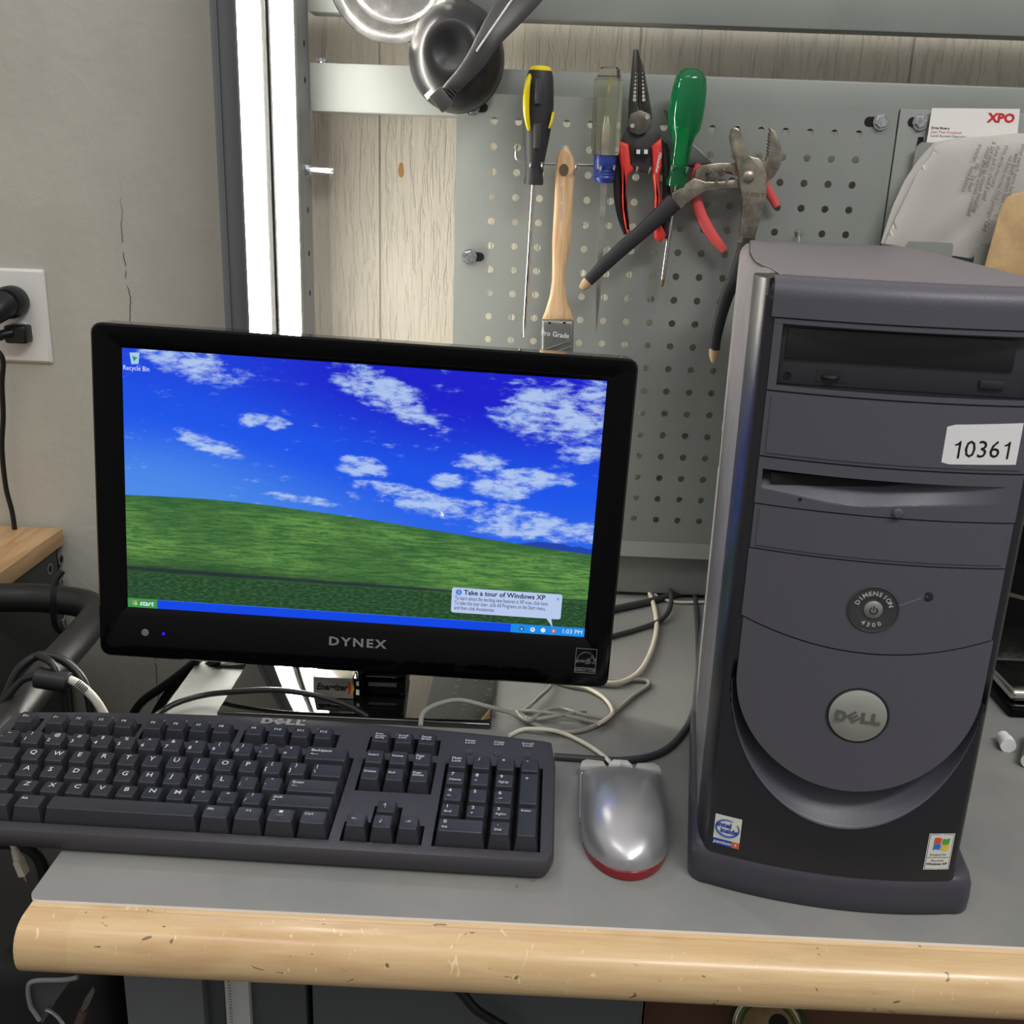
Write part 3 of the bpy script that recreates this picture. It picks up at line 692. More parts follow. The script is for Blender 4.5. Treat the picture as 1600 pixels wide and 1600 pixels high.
def keycap(name, u0, u1, v0, v1, legends, part=None, tall=False):
    """legends: [(text, fx, fy, size)] in mm from the top centre"""
    cx, cy = (u0+u1)/2*U, (v0+v1)/2*U; hw, hh = (u1-u0)*U/2-0.0007, (v1-v0)*U/2-0.0007
    row = max(0, min(1, (cy+0.06)/0.11)); zb = kz(cy)-0.007
    th, tw = hh-0.0023, hw-0.0023; off = 0.0007
    vr = (v0+v1)/2; zt_ = 0.0366 if vr > 2 else (0.0362 if vr > 0.7 else (0.0330 if vr > -0.6 else (0.0308 if vr > -1.2 else 0.0298)))
    H = zt_-zb; TA = 0.13 if vr > 2 else (0.23 if vr > 0.7 else (0.16 if vr > -0.6 else (0.14 if vr > -1.2 else (0.05 if vr > -2.6 else 0.08))))
    tilt = -0.10+0.17*(1-row)      # sculpted rows
    b = NB(); rings = []
    spec = ((hw, hh, 0.0008, 0, 0), (hw-0.0004, hh-0.0004, 0.001, 0.005, off*0.3), (tw+0.0002, th+0.0002, 0.0018, H-0.0006, off), (tw-0.0004, th-0.0004, 0.0018, H, off), (tw-0.0022, th-0.0016, 0.002, H-0.0002, off))
    for w_, h_, r_, z_, o_ in spec:
        ring = []
        for x, y in rrect(-w_, w_, -h_, h_, min(r_, w_*0.9, h_*0.9), 3):
            dz = 0 if z_ < 0.001 else (y*TA if z_ > 0.0055 else 0.4*y*TA)
            if z_ > H-0.0003: dz -= 0.0004*max(0, (1-(x/max(w_, 1e-6))**2))*(1 if u1-u0 < 1.6 else 0.3)
            ring.append(b.verts.new((cx+x, cy+y+o_, zb+z_+dz)))
        rings.append(ring)
    n = len(rings[0])
    for a in range(len(rings)-1):
        for k in range(n): b.faces.new((rings[a][k], rings[a][(k+1) % n], rings[a+1][(k+1) % n], rings[a+1][k]))
    b.faces.new(rings[-1])
    bmesh.ops.recalc_face_normals(b, faces=b.faces)
    ang = TA
    for s, fx, fy, sz_ in legends:
        base = Vector((cx+fx*0.001, cy+off+fy*0.001, zb+H+0.0001+fy*0.001*ang))
        def fn(x, y, base=base): return base+Vector((x, y, y*ang + 0.00012))
        text(b, s, sz_*0.001, None, align='LEFT', mi=1, fn=fn, bold=0.008, sx=1.1, line=0.85)
    obj(name, b, [M_CAP, M_PRINT], kb, smooth=24, recalc=False)
def row(v, items, u=0.0):
    for it in items:
        if isinstance(it, (int, float)): u += it; continue
        w_, leg = it[0], it[1]; nm = it[2] if len(it) > 2 else 'key'
        keycap(nm, u, u+w_, v-0.5, v+0.5, leg); u += w_
def L1(s): return [(s, -2.6, 1.2, 6.4)]
def L2(a, c): return [(a, -2.0, 3.2, 4.6), (c, -5.6, -2.6, 4.8)]
def LW(s, w_, fy=2.0, sz_=3.6): return [(s, -w_*U*500+4.6, fy, sz_)]
def LF(s): return [(s, -3.4, 1.0, 3.7)]
keycap('key', -0.02, 0.95, FY-0.5, FY+0.5, LF('Esc'))
for k in range(12): 
    u0 = (1.33+k) if k < 4 else ((5.62+k-4) if k < 8 else 10.04+(k-8)); keycap('key', u0, u0+1, FY-0.5, FY+0.5, LF('F%d' % (k+1)))
row(1, [(1, L2('~', '`'))] + [(1, L2(a, c)) for a, c in zip('!@#$%^&*()_+', '1234567890-=')] + [(2, [('Backspace', -12.5, 2.4, 3.6), ('<', -12.5, -1.6, 3.6), ('----', -11, -1.6, 3.4)])])
row(0, [(1.5, LW('Tab', 1.5))] + [(1, L1(c)) for c in 'QWERTYUIOP'] + [(1, L2('{', '[')), (1, L2('}', ']')), (1.5, [('|', -9, 3.2, 4.6), ('\\', -10, -2.4, 4.6)])])
row(-1, [(1.75, LW('Caps Lock', 1.75))] + [(1, L1(c)) for c in 'ASDFGHJKL'] + [(1, L2(':', ';')), (1, L2('"', "'")), (2.25, [('Enter', -16, 2.6, 3.8), ('<--', -16, -1.2, 3.4)])])
row(-2, [(2.25, LW('Shift', 2.25))] + [(1, L1(c)) for c in 'ZXCVBNM'] + [(1, L2('<', ',')), (1, L2('>', '.')), (1, L2('?', '/')), (2.75, [('Shift', -21, 2.6, 3.6), ('^', -21, -1.6, 4.6)])])
row(-3, [(1.5, LW('Ctrl', 1.5)), (1.25, []), (1.25, LW('Alt', 1.25)), (6, [], 'space_bar'), (1.25, LW('Alt', 1.25)), (1.25, [('=', -3.0, 2.4, 4), ('I', 0, 2.4, 4)]), (1.25, [('\u25a0', -2.5, 3.2, 3.4), ('___', -3.2, 0.8, 3)]), (1.25, LW('Ctrl', 1.25, 2.6))])
for k, s in enumerate(('Print\nScreen\nSysRq', 'Scroll\nLock', 'Pause\nBreak')): keycap('key', 15.52+k, 16.52+k, FY-0.5, FY+0.5, [(s, -4.6, 0.6 if k else 0.2, 3.2 if k else 2.9)])
for j, r_ in enumerate((('Insert', 'Home', 'Page\nUp'), ('Delete', 'End', 'Page\nDown'))):
    for k, s in enumerate(r_): keycap('key', 15.52+k, 16.52+k, 0.5-j, 1.5-j, [(s, -5.2, 1.2, 3.2)])
keycap('arrow_key', 16.52, 17.52, -2.5, -1.5, [('^', -2.8, 0.4, 5.0), ('|', -1.6, -0.8, 3.4)]); keycap('arrow_key', 15.52, 16.52, -3.5, -2.5, [('<-', -4.0, 0.6, 4.2)])
keycap('arrow_key', 16.52, 17.52, -3.5, -2.5, [('v', -2.6, -1.2, 4.0), ('|', -1.5, 0.4, 3.4)]); keycap('arrow_key', 17.52, 18.52, -3.5, -2.5, [('->', -2.5, 0.6, 4.2)])
NPL = [[('Num\nLock', -4.8, 1.0, 3.4)], [('/', -3, 2.4, 4.6)], [('*', -3, 2.0, 5)], [('-', -3, 3.6, 5)],
       [('7', -3.8, 3.4, 4.8), ('Home', -4.6, -2.6, 3.3)], [('8', -3.8, 3.4, 4.8), ('^', -4.0, -2.8, 4.0)], [('9', -3.8, 3.4, 4.8), ('PgUp', -4.4, -2.6, 3.3)],
       [('4', -3.8, 3.4, 4.8), ('<-', -4.4, -2.4, 3.6)], [('5', -3.8, 3.4, 4.8)], [('6', -3.8, 3.4, 4.8), ('->', -4.0, -2.4, 3.6)],
       [('1', -3.8, 3.4, 4.8), ('End', -4.4, -2.6, 3.3)], [('2', -3.8, 3.4, 4.8), ('v', -3.8, -2.6, 4.0)], [('3', -3.8, 3.4, 4.8), ('PgDn', -4.4, -2.6, 3.3)]]
for k in range(4): keycap('key', 19+k, 20+k, 0.5, 1.5, NPL[k])
for j in range(3):
    for k in range(3): keycap('key', 19+k, 20+k, -0.5-j, 0.5-j, NPL[4+3*j+k])
keycap('key', 19, 21, -3.5, -2.5, [('0', -13, 3.0, 4.8), ('Ins', -13.6, -2.6, 3.3)]); keycap('key', 21, 22, -3.5, -2.5, [('.', -2.4, 3.6, 5), ('Del', -4.2, -2.6, 3.3)])
keycap('plus_key', 22, 23, -1.5, 0.5, [('+', -3.4, 10.5, 5)]); keycap('enter_key', 22, 23, -3.5, -1.5, [('Enter', -4.9, 12.0, 3.2)])
b = NB()
for k, s in enumerate(('Num\nLock', 'Caps\nLock', 'Scroll\nLock')):
    x = 0.3783+0.0238*k
    def fn(xx, yy, x=x): return Vector((x+xx, 0.0590+yy, kz(0.0590+yy)+0.0012))
    text(b, s, 0.0036, None, fn=fn, bold=0.01, line=0.85, sx=1.2)
obj('lettering', b, M_PRINT, kb, recalc=False)
for k in range(3):
    b = NB(); x = 0.3783+0.0238*k; lathe(b, [(0.0032, 0), (0.0028, 0.0008), (0.0012, 0.0006), (0.001, 0.0014), (0, 0.0016)], frame((x, 0.0455, kz(0.0455)+0.0003), (1, 0, 0), (0, 1, 0.1)), 16)
    obj('indicator_light', b, mat('indicator', (70, 72, 76), 0.3), kb)
# maker's wordmark with the tilted E
def dell_logo(b, M, h, mi=0):
    """heavy letters D, tilted E, L, L; height h, centred"""
    def put(pts, ox, rot=0, oy=0):
        c, s = math.cos(rot), math.sin(rot)
        flat(b, [M @ Vector(((x*c-y*s+ox)*h, (x*s+y*c+oy)*h, 0)) for x, y in pts], mi)
    D_o = [(-0.5, -0.5), (0.0, -0.5), (0.32, -0.36), (0.46, 0), (0.32, 0.36), (0.0, 0.5), (-0.5, 0.5)]
    D_i = [(-0.2, -0.26), (0.0, -0.26), (0.1, -0.2), (0.15, 0), (0.1, 0.2), (0.0, 0.26), (-0.2, 0.26)]
    for k in range(7):
        k2 = (k+1) % 7
        put([D_o[k], D_o[k2], D_i[k2], D_i[k]], -1.38)
    e = 0.66
    for pts in ([(-0.42, -0.42), (-0.14, -0.42), (-0.14, 0.42), (-0.42, 0.42)], [(-0.14, 0.22), (0.42, 0.22), (0.42, 0.42), (-0.14, 0.42)], [(-0.14, -0.1), (0.36, -0.1), (0.36, 0.1), (-0.14, 0.1)], [(-0.14, -0.42), (0.42, -0.42), (0.42, -0.22), (-0.14, -0.22)]):
        put(pts, -0.36, e)
    for ox in (0.55, 1.38):
        put([(-0.35, -0.5), (0.42, -0.5), (0.42, -0.24), (-0.05, -0.24), (-0.05, 0.5), (-0.35, 0.5)], ox)
b = NB(); Mk = frame((0.2190, 0.0722, kz(0.0722)+0.0014), (1, 0, 0), (0, 1, 0.085)) @ Matrix.Diagonal((1, 0.8, 1, 1)); dell_logo(b, Mk, 0.0102); obj('logo', b, mat('silver_print', (176, 174, 168), 0.35, 0.4), kb, recalc=False)
# ------------------------------------------------------------------ computer tower
tw = thing('computer_tower', 'dark grey desktop computer tower with numbered white sticker beside the monitor', 'computer', (0.1311, 0.629, 0), (0, 0, math.radians(-7.6)))
XC = 0.0895
def bow(x): return -0.013 + 0.013*((x-XC)/0.09)**2
def TP(x, z, e=0.0): return Vector((x, bow(x)-e, z))
M_BEZ = mat('dark_charcoal_bezel', (36, 37, 42), 0.34, grain=0.25, gscale=1200)
M_FACE = mat('slate_plastic', (82, 81, 90), 0.42, grain=0.25, gscale=1200)
M_CASE = mat('grey_case_paint', (136, 132, 134), 0.34, grain=0.15, gscale=900, var=0.03)
M_LID = mat('grey_lid', (112, 107, 112), 0.45, grain=0.2, gscale=1200)
EA, EB, EZ = 0.0775, 0.0745, 0.170
def zo(x): return EZ - EB*math.sqrt(max(0, 1-((x-0.0905)/EA)**2))
def zc(x): return 0.1957 + 0.0137*((x-0.091)/0.0775)**2
SA, SB = 0.0808, 0.1045
def sfade(z): return min(1, max(0, (EZ+0.01-z)/0.06))
def depth(x, z):
    d = 0.0
    if 0.0172 < x < 0.1632 and 0.3625 < z < 0.3985: d = 0.004 - bow(x)
    if 0.0125 < x < 0.160 and 0.289 < z < 0.3105: d = 0.014
    u = (x-0.0905); r2 = math.hypot(u/SA, (z-EZ)/SB); r1 = math.hypot(u/EA, (z-EZ)/EB)
    if z < EZ+0.02 and r2 < 1.0:
        t = (1-r2)/((1-r2)+(r1-1)) if r1 > 1 else 1.0
        if t > 0.03: d = max(d, (0.005+0.031*t)*sfade(z))
    if z > 0.4142: d += 0.001+0.012*(1-math.sqrt(max(0, 1-((z-0.4142)/0.0121)**2)))
    return d
fx = [0.0085+0.162*k/144 for k in range(145)]
for e in (0.0172, 0.1632, 0.0125, 0.160): fx += [e-0.0001, e+0.0001]
fx = sorted(fx)
fz = [0.0285+(0.4245-0.0285)*k/320 for k in range(321)]
for e in (0.3625, 0.3985, 0.289, 0.3105): fz += [e-0.0001, e+0.0001]
fz = sorted(fz)
b = NB(); cols = []
# profile in plan: left rounding, front, right rounding
def plan(z):
    P_ = []
    yl = bow(0.0085)
    for k in range(9):
        a = k/8*PI/2; P_.append((-0.0005+0.009*(1-math.cos(a)) if True else 0, 0.034-(0.034-yl)*math.sin(a)))
    P_ = P_[:-1]
    P_ += [(x, bow(x)+depth(x, z)) for x in fx]
    yr = bow(0.1705)
    Q_ = []
    for k in range(9):
        a = k/8*PI/2; Q_.append((0.1785-0.008*(1-math.cos(a)), 0.034-(0.034-yr)*math.sin(a)))
    return P_ + Q_[:-1][::-1]
rows_ = []
for z in fz: rows_.append([b.verts.new((x, y, z)) for x, y in plan(z)])
for i in range(len(rows_)-1):
    for k in range(len(rows_[0])-1):
        f_ = b.faces.new((rows_[i][k], rows_[i][k+1], rows_[i+1][k+1], rows_[i+1][k]))
top2 = [b.verts.new((0.0895+(v.co.x-0.0895)*0.985, v.co.y+0.0006, 0.4250)) for v in rows_[-1]]
for k in range(len(top2)-1): b.faces.new((rows_[-1][k], rows_[-1][k+1], top2[k+1], top2[k]))
b.faces.new(top2); b.faces.new(rows_[0])
obj('front_bezel', b, M_BEZ, tw, smooth=50)
# crescent scoop under the oval panel
b = NB(); G = []
for i in range(73):
    a = math.radians(184+172*i/72); row_ = []
    for j, (t, dd) in enumerate(((0, -0.0006), (0.03, -0.0005), (0.05, -0.0002), (0.08, 0.0012), (0.3, 0.008), (0.6, 0.017), (1.0, 0.028), (1.25, 0.033))):
        ra, rb = SA+(EA-SA)*t, SB+(EB-SB)*t
        x_, z_ = 0.0905+ra*math.cos(a), EZ+rb*math.sin(a); row_.append(b.verts.new((x_, bow(x_)+dd*(sfade(z_) if dd > 0 else 1), z_)))
    G.append(row_)
for i in range(72):
    for j in range(7): b.faces.new((G[i][j], G[i][j+1], G[i+1][j+1], G[i+1][j]))
obj('scoop', b, M_FACE, tw, smooth=60)
def zface(name, x0, x1, lo, hi, m, proud=0.0012, n=28, back=0.002, parent=None, cosx=False, dfn=None, nz=1, mi=0, topround=0.0):
    b = NB(); X_ = [(x0+x1)/2-(x1-x0)/2*math.cos(PI*k/n) if cosx else x0+(x1-x0)*k/n for k in range(n+1)]
    G = []
    for x in X_:
        l, h = (lo(x) if callable(lo) else lo), (hi(x) if callable(hi) else hi)
        colv = [b.verts.new((x, bow(x)+back, l))]
        for j in range(nz+1):
            z = l+(h-l)*j/nz; d = dfn(x, z) if dfn else 0
            if topround and h-z < topround: d += topround*(1-math.sqrt(max(0, 1-((topround-(h-z))/topround)**2)))
            colv.append(b.verts.new((x, bow(x)-proud+d, z)))
        colv.append(b.verts.new((x, bow(x)+back, h))); G.append(colv)
    for i in range(n):
        for j in range(len(G[0])-1): b.faces.new((G[i][j], G[i+1][j], G[i+1][j+1], G[i][j+1]))
    b.faces.new(G[0]); b.faces.new(G[-1])
    return obj(name, b, m, parent or tw, smooth=28)
FX0, FX1 = 0.0118, 0.1672
zface('top_panel', FX0-0.002, FX1+0.002, 0.4030, 0.4262, M_FACE, proud=0.0018, back=0.013, nz=14, topround=0.0115)
zface('bay_trim', FX0, FX1, 0.3992, 0.4020, M_FACE, proud=0.001, back=0.006)
zface('bay_trim', FX0, FX1, 0.3592, 0.3622, M_FACE, proud=0.001, back=0.010)
zface('bay_trim', FX0, 0.0168, 0.3622, 0.3992, M_FACE, proud=0.0008, n=3)
zface('bay_trim', 0.1636, FX1, 0.3622, 0.3992, M_FACE, proud=0.0008, n=3)
# optical drive
b = NB(); box(b, 0.0173, 0.1631, -0.0015, 0.0045, 0.3627, 0.3983, 0.0004); dr = obj('optical_drive', b, mat('drive_face', (50, 51, 57), 0.4), tw)
b = NB(); box(b, 0.0203, 0.1503, -0.0030, -0.0013, 0.3782, 0.3968, 0.0005); obj('tray_door', b, mat('tray_plastic', (30, 31, 32), 0.3), dr)
b = NB(); box(b, 0.1335, 0.1475, -0.0032, -0.0013, 0.3672, 0.3722, 0.0006); obj('eject_button', b, mat('drive_button', (40, 41, 46), 0.35), dr)
b = NB(); lathe(b, [(0.0024, 0), (0.0024, 0.0006), (0.0016, 0.0006), (0.0016, 0.0001), (0, 0.0001)], axis((0.0232, -0.0015, 0.3680), (0, -1, 0)), 18); obj('headphone_jack', b, M_HOLE, dr)
b = NB(); box(b, 0.0400, 0.0568, -0.0018, -0.0014, 0.3655, 0.3725); tagmat(b.faces, 0)
b2 = bmesh.new(); lathe(b2, [(0.006, -0.0015), (0.0065, 0), (0.006, 0.0015)], Matrix.Translation((0.0484, 0.0015, 0.3682)), 24); merge(b, b2, 1)
obj('volume_wheel', b, [mat('wheel_slot', (34, 34, 38), 0.5), M_BLACK], dr)
# drive blanks
def rim(n0, x0, x1, z0, z1):
    zface('drive_blank', x0, x1, z0, z1, M_FACE, proud=0.0010)
    zface('blank_inset', x0+0.0032, x1-0.0032, z0+0.0022, z1-0.0022, M_FACE, proud=0.0016, parent=tw)
rim(0, FX0, FX1, 0.3180, 0.3580)
rim(0, FX0+0.0005, FX1-0.0005, 0.2575, 0.2862)
# number sticker
b = NB(); pts = [(0.1170, 0.3228), (0.1600, 0.3246), (0.1612, 0.3482), (0.1180, 0.3466)]
pts = [(0.1168, 0.3245), (0.1180, 0.3226), (0.1612, 0.3238), (0.1600, 0.3492), (0.1172, 0.3470), (0.1162, 0.3455)]
zz = [b.verts.new(TP(x, z, 0.00175)) for x, z in pts]; 
N2 = 10; A_, B_ = [], []
b.free(); b = NB()
for k in range(N2+1):
    x = 0.1166+(0.1606-0.1166)*k/N2; f = k/N2
    lo_, hi_ = 0.3226+0.0012*f, 0.3466+0.0026*f
    if k == 0: lo_ += 0.0012; hi_ -= 0.0012
    A_.append(b.verts.new(TP(x, lo_, 0.0018))); B_.append(b.verts.new(TP(x, hi_, 0.0018)))
for k in range(N2): b.faces.new((A_[k], A_[k+1], B_[k+1], B_[k]))
SF = lambda x, y: TP(0.1392+x, 0.3322+y+0.02*x, 0.0020)
for ch, cx_ in (('0', -0.0072), ('3', 0.0), ('6', 0.0072)): text(b, ch, 0.0148, None, fn=lambda x, y: SF(cx_+x, y), mi=1, sx=0.95)
for cx_ in (-0.0145, 0.0144): flat(b, [SF(cx_+x, y) for x, y in ((0.0004, -0.0053), (0.0016, -0.0053), (0.0016, 0.0053), (0.0008, 0.0053), (-0.0004, 0.0038), (-0.0018, 0.0033), (-0.0018, 0.0024), (0.0004, 0.0029))], 1)
obj('number_sticker', b, [mat('white_sticker', (226, 226, 228), 0.4), M_HOLE], tw, recalc=False)
# floppy panel with the tapering scoop
def zfb(x):
    k = [(0.0, 0.2980), (0.0144, 0.2976), (0.035, 0.2956), (0.0562, 0.2929), (0.0728, 0.2922), (0.10, 0.2950), (0.1575, 0.2992), (0.2, 0.30)]
    for (a, c), (a2, c2) in zip(k, k[1:]):
        if a <= x <= a2: return c+(c2-c)*(x-a)/(a2-a)
def fdep(x, z):
    l = zfb(x); h = 0.3096
    if z <= l or z >= h or x < 0.0148 or x > 0.159: return 0
    t = (z-l)/(h-l); f = 1 if x < 0.085 else max(0, 1-(x-0.085)/0.073)
    return 0.0125*f*min(1, t*1.15)
b = NB(); fx2 = sorted([FX0+(FX1-FX0)*k/50 for k in range(51)] + [0.0147, 0.0149])
fz2 = sorted([0.2872+(0.3168-0.2872)*k/40 for k in range(41)] + [0.30955, 0.30965])
G = [[b.verts.new((x, bow(x)+0.002, 0.2872))] + [b.verts.new((x, bow(x)-0.0012+fdep(x, z), z)) for z in fz2] + [b.verts.new((x, bow(x)+0.002, 0.3168))] for x in fx2]
for i in range(len(G)-1):
    for j in range(len(G[0])-1): b.faces.new((G[i][j], G[i+1][j], G[i+1][j+1], G[i][j+1]))
fp = obj('floppy_panel', b, M_FACE, tw, smooth=28)
b = NB(); box(b, 0.020, 0.108, bow(0.06)+0.0065, bow(0.06)+0.012, 0.3010, 0.3075); obj('floppy_slot', b, M_HOLE, fp)
b = NB(); lathe(b, [(0.0031, 0), (0.0031, 0.002), (0.0022, 0.0032), (0, 0.0034)], axis(TP(0.0962, 0.2905, 0.001), (0, -1, 0)), 20); obj('eject_button', b, M_FACE, fp)
b = NB(); lathe(b, [(0.0012, 0), (0.0012, 0.0003), (0, 0.0003)], axis(TP(0.0387, 0.2930, 0.0011), (0, -1, 0)), 12); obj('activity_light', b, M_HOLE, fp)
# power panel and oval door
zface('power_panel', FX0, FX1-0.0005, lambda x: zc(x)+0.0006, 0.2565, M_FACE, n=36)
zface('oval_panel', 0.0905-EA, 0.0905+EA, lambda x: zo(x), lambda x: zc(x)-0.0006, M_FACE, n=60, back=0.010, cosx=True, proud=0.0014)
# logo badge, power ring, activity light
bd = NB(); MB = axis(TP(0.0912, 0.1518, 0.0010), (0, -1, 0))
lathe(bd, [(0.0198, 0), (0.0198, 0.0006), (0.0186, 0.0007), (0.0183, 0.0001)], MB, 48); obj('badge_ring', bd, M_BEZ, tw)
bd = NB(); lathe(bd, [(0.0183, 0.0), (0.0182, 0.0012), (0.015, 0.0024), (0.008, 0.0032), (0, 0.0034)], MB, 48); badge = obj('badge', bd, mat('brushed_badge', (176, 178, 170), 0.30, 0.55), tw)
bd = NB(); dell_logo(bd, frame(TP(0.0912, 0.1518, 0.0046), (1, 0, 0), (0, 0, 1)), 0.0078); obj('logo', bd, mat('badge_print', (92, 92, 88), 0.4), badge, recalc=False)
bd = NB(); MR = axis(TP(0.0907, 0.2264, 0.0010), (0, -1, 0))
lathe(bd, [(0.0158, 0), (0.0158, 0.0006), (0.0150, 0.0010), (0.0146, 0.0004), (0.0066, 0.0004), (0.006, 0.0001), (0, 0.0001)], MR, 48); ring = obj('power_ring', bd, mat('ring_plastic', (58, 60, 60), 0.35), tw)
bd = NB(); lathe(bd, [(0.0057, 0), (0.0057, 0.0012), (0.0045, 0.0020), (0, 0.0022)], MR, 32); pb = obj('power_button', bd, mat('metal_button', (150, 156, 150), 0.3, 0.6), ring)
bd = NB(); cpos = TP(0.0907, 0.2264, 0.0034)
tube(bd, [cpos+Vector((0.0023*math.sin(a), 0, 0.0023*math.cos(a))) for a in [0.6+(2*PI-1.2)*i/16 for i in range(17)]], 0.0003, 5); tube(bd, [cpos+Vector((0, 0, 0.0003)), cpos+Vector((0, 0, 0.0032))], 0.0003, 5); obj('power_symbol', bd, M_HOLE, pb)
bd = NB(); cc = TP(0.0907, 0.2264, 0.00165)
for s, a0, da, rr_, flip in (('DIMENSION', 68, -17.0, 0.0106, 1), ('4300', -118, 18.5, 0.0106, -1)):
    for k, ch in enumerate(s):
        a = math.radians(a0+da*k) if flip == 1 else math.radians(a0+da*k+0)
        if flip == 1: a = math.radians(90+68-17*k)
        else: a = math.radians(-90-27.7+18.5*k)
        p = cc+Vector((rr_*math.cos(a), 0, rr_*math.sin(a)))
        ex = Vector((math.sin(a), 0, -math.cos(a)))*flip; ey = Vector((math.cos(a), 0, math.sin(a)))*flip
        text(bd, ch, 0.0040, frame(p, ex, ey), bold=0.03, sx=1.1)
obj('lettering', bd, mat('silver_letters', (170, 172, 170), 0.4), ring, recalc=False)
bd = NB(); lathe(bd, [(0.0034, 0), (0.0030, 0.0002), (0.0016, 0.0002), (0, -0.0001)], axis(TP(0.1222, 0.2375, 0.0012), (0, -1, 0)), 24); obj('activity_light', bd, mat('light_well', (40, 42, 48), 0.25), tw)
bd = NB(); tube(bd, [TP(0.1062, 0.2302, 0.0012), TP(0.1185, 0.2362, 0.0012)], 0.00025, 5); obj('light_line', bd, mat('line_grey', (112, 112, 124), 0.4), tw)
# maker's stickers near the foot
def patch(name, x0, x1, z0, z1, build, m0):
    b = NB(); n = 4; A_ = [b.verts.new(TP(x0+(x1-x0)*k/n, z0, 0.0004)) for k in range(n+1)]; B_ = [b.verts.new(TP(x0+(x1-x0)*k/n, z1, 0.0004)) for k in range(n+1)]
    for k in range(n): b.faces.new((A_[k], A_[k+1], B_[k+1], B_[k]))
    build(b); return obj(name, b, m0, tw, recalc=False)
def rq(b, x0, x1, z0, z1, mi, e=0.0006): flat(b, [TP(x0, z0, e), TP(x1, z0, e), TP(x1, z1, e), TP(x0, z1, e)], mi)
def intel(b):
    rq(b, 0.0095, 0.0222, 0.0352, 0.0400, 1); rq(b, 0.0222, 0.0275, 0.0352, 0.0400, 2)
    T1 = lambda ox, oz: (lambda x, y: TP(ox+x, oz+y, 0.0008))
    text(b, 'intel', 0.0052, None, fn=T1(0.0160, 0.0518), mi=1, bold=0.04, sx=1.1); text(b, 'inside', 0.0052, None, fn=T1(0.0197, 0.0475), mi=1, bold=0.04, sx=1.0)
    text(b, 'pentium', 0.0036, None, fn=T1(0.0157, 0.0376), mi=3, bold=0.02, shear=0.3); text(b, '4', 0.0036, None, fn=T1(0.0248, 0.0376), mi=3)
    b2 = bmesh.new(); tube(b2, [TP(0.0184+0.0078*math.cos(a), 0.0496+0.0066*math.sin(a), 0.0006) for a in [1.15+(2*PI-0.5)*i/30 for i in range(31)]], [0.0003+0.0004*abs(math.sin(i/30*PI)) for i in range(31)], 5); merge(b, b2, 1)
patch('processor_sticker', 0.0095, 0.0275, 0.0352, 0.0592, intel, [mat('sticker_cream', (214, 214, 204), 0.4), mat('ink_blue', (36, 70, 170), 0.4), mat('ink_orange', (205, 96, 60), 0.4), M_WHITE])
def winst(b):
    rq(b, 0.1512, 0.1674, 0.0383, 0.0657, 1, 0.0005); rq(b, 0.1515, 0.1671, 0.0386, 0.0654, 0, 0.0006)
    for i, (dx, dz, mi) in enumerate(((0, 1, 2), (1, 1, 3), (0, 0, 4), (1, 0, 5))):
        x, z = 0.1540+dx*0.0056, 0.0535+dz*0.0048
        W_ = lambda xx, k: z+k+0.0007*math.sin((xx-0.154)/0.0112*2*PI)
        flat(b, [TP(x+0.0006*(1), W_(x, 0), 0.0008), TP(x+0.0027, W_(x+0.0027, 0), 0.0008), TP(x+0.0052, W_(x+0.0052, 0), 0.0008), TP(x+0.0057, W_(x+0.0057, 0.0044), 0.0008), TP(x+0.0031, W_(x+0.0031, 0.0044), 0.0008), TP(x+0.0009, W_(x+0.0009, 0.0044), 0.0008)], mi)
    for s, z, sz_ in (('Designed for', 0.0498, 0.0022), ('Microsoft', 0.0450, 0.0022), ('Windows XP', 0.0424, 0.0026)):
        text(b, s, sz_, None, fn=lambda xx, yy, z=z: TP(0.1590+xx, z+yy, 0.0008), mi=6, bold=0.02 if 'Win' in s else 0)
    rq(b, 0.1518, 0.1668, 0.0474, 0.0477, 6, 0.0008)
patch('system_sticker', 0.1506, 0.1680, 0.0377, 0.0663, winst, [mat('sticker_white', (212, 212, 206), 0.4), M_HOLE, mat('ink_red', (206, 84, 50), 0.4), mat('ink_green', (80, 160, 70), 0.4), mat('ink_azure', (60, 110, 200), 0.4), mat('ink_yellow', (228, 190, 60), 0.4), M_HOLE])
# case body
b = NB(); secs = []
def xl(y): return 0.0002 + 0.0005*0 + (0.0 if y < 0.2 else 0.012*((y-0.2)/0.25)**1.3)
for y in (0.0345, 0.06, 0.10, 0.15, 0.2, 0.26, 0.32, 0.38, 0.42, 0.440, 0.446):
    ins = 0.006 if y > 0.445 else (0.0015 if y > 0.439 else 0); L_, R_ = xl(y)+ins, 0.1785-ins-0.003*(y/0.44); T_ = 0.4258-ins
    P_ = [(L_, 0.0285), (L_, 0.15), (L_, 0.30), (L_, T_-0.012)]
    for k in range(1, 7): a = PI/2*k/6; P_.append((L_+0.012*(1-math.cos(a)), T_-0.012+0.012*math.sin(a)))
    for k in range(0, 7): a = PI/2*k/6; P_.append((R_-0.012+0.012*math.sin(a), T_-0.012+0.012*math.cos(a)))
    P_ += [(R_, 0.2), (R_, 0.0285)]
    secs.append([b.verts.new((x, y, z)) for x, z in P_])
for i in range(len(secs)-1):
    for k in range(len(secs[0])): k2 = (k+1) % len(secs[0]); b.faces.new((secs[i][k], secs[i][k2], secs[i+1][k2], secs[i+1][k]))
b.faces.new(secs[0]); b.faces.new(secs[-1])
obj('side_case', b, M_CASE, tw, smooth=40)
b = NB(); lp = [(0.0140, 0.0075), (0.0132, 0.035), (0.0122, 0.065), (0.0085, 0.09), (0.0068, 0.119), (0.0068, 0.167), (0.0095, 0.25), (0.0155, 0.354), (0.020, 0.436)]
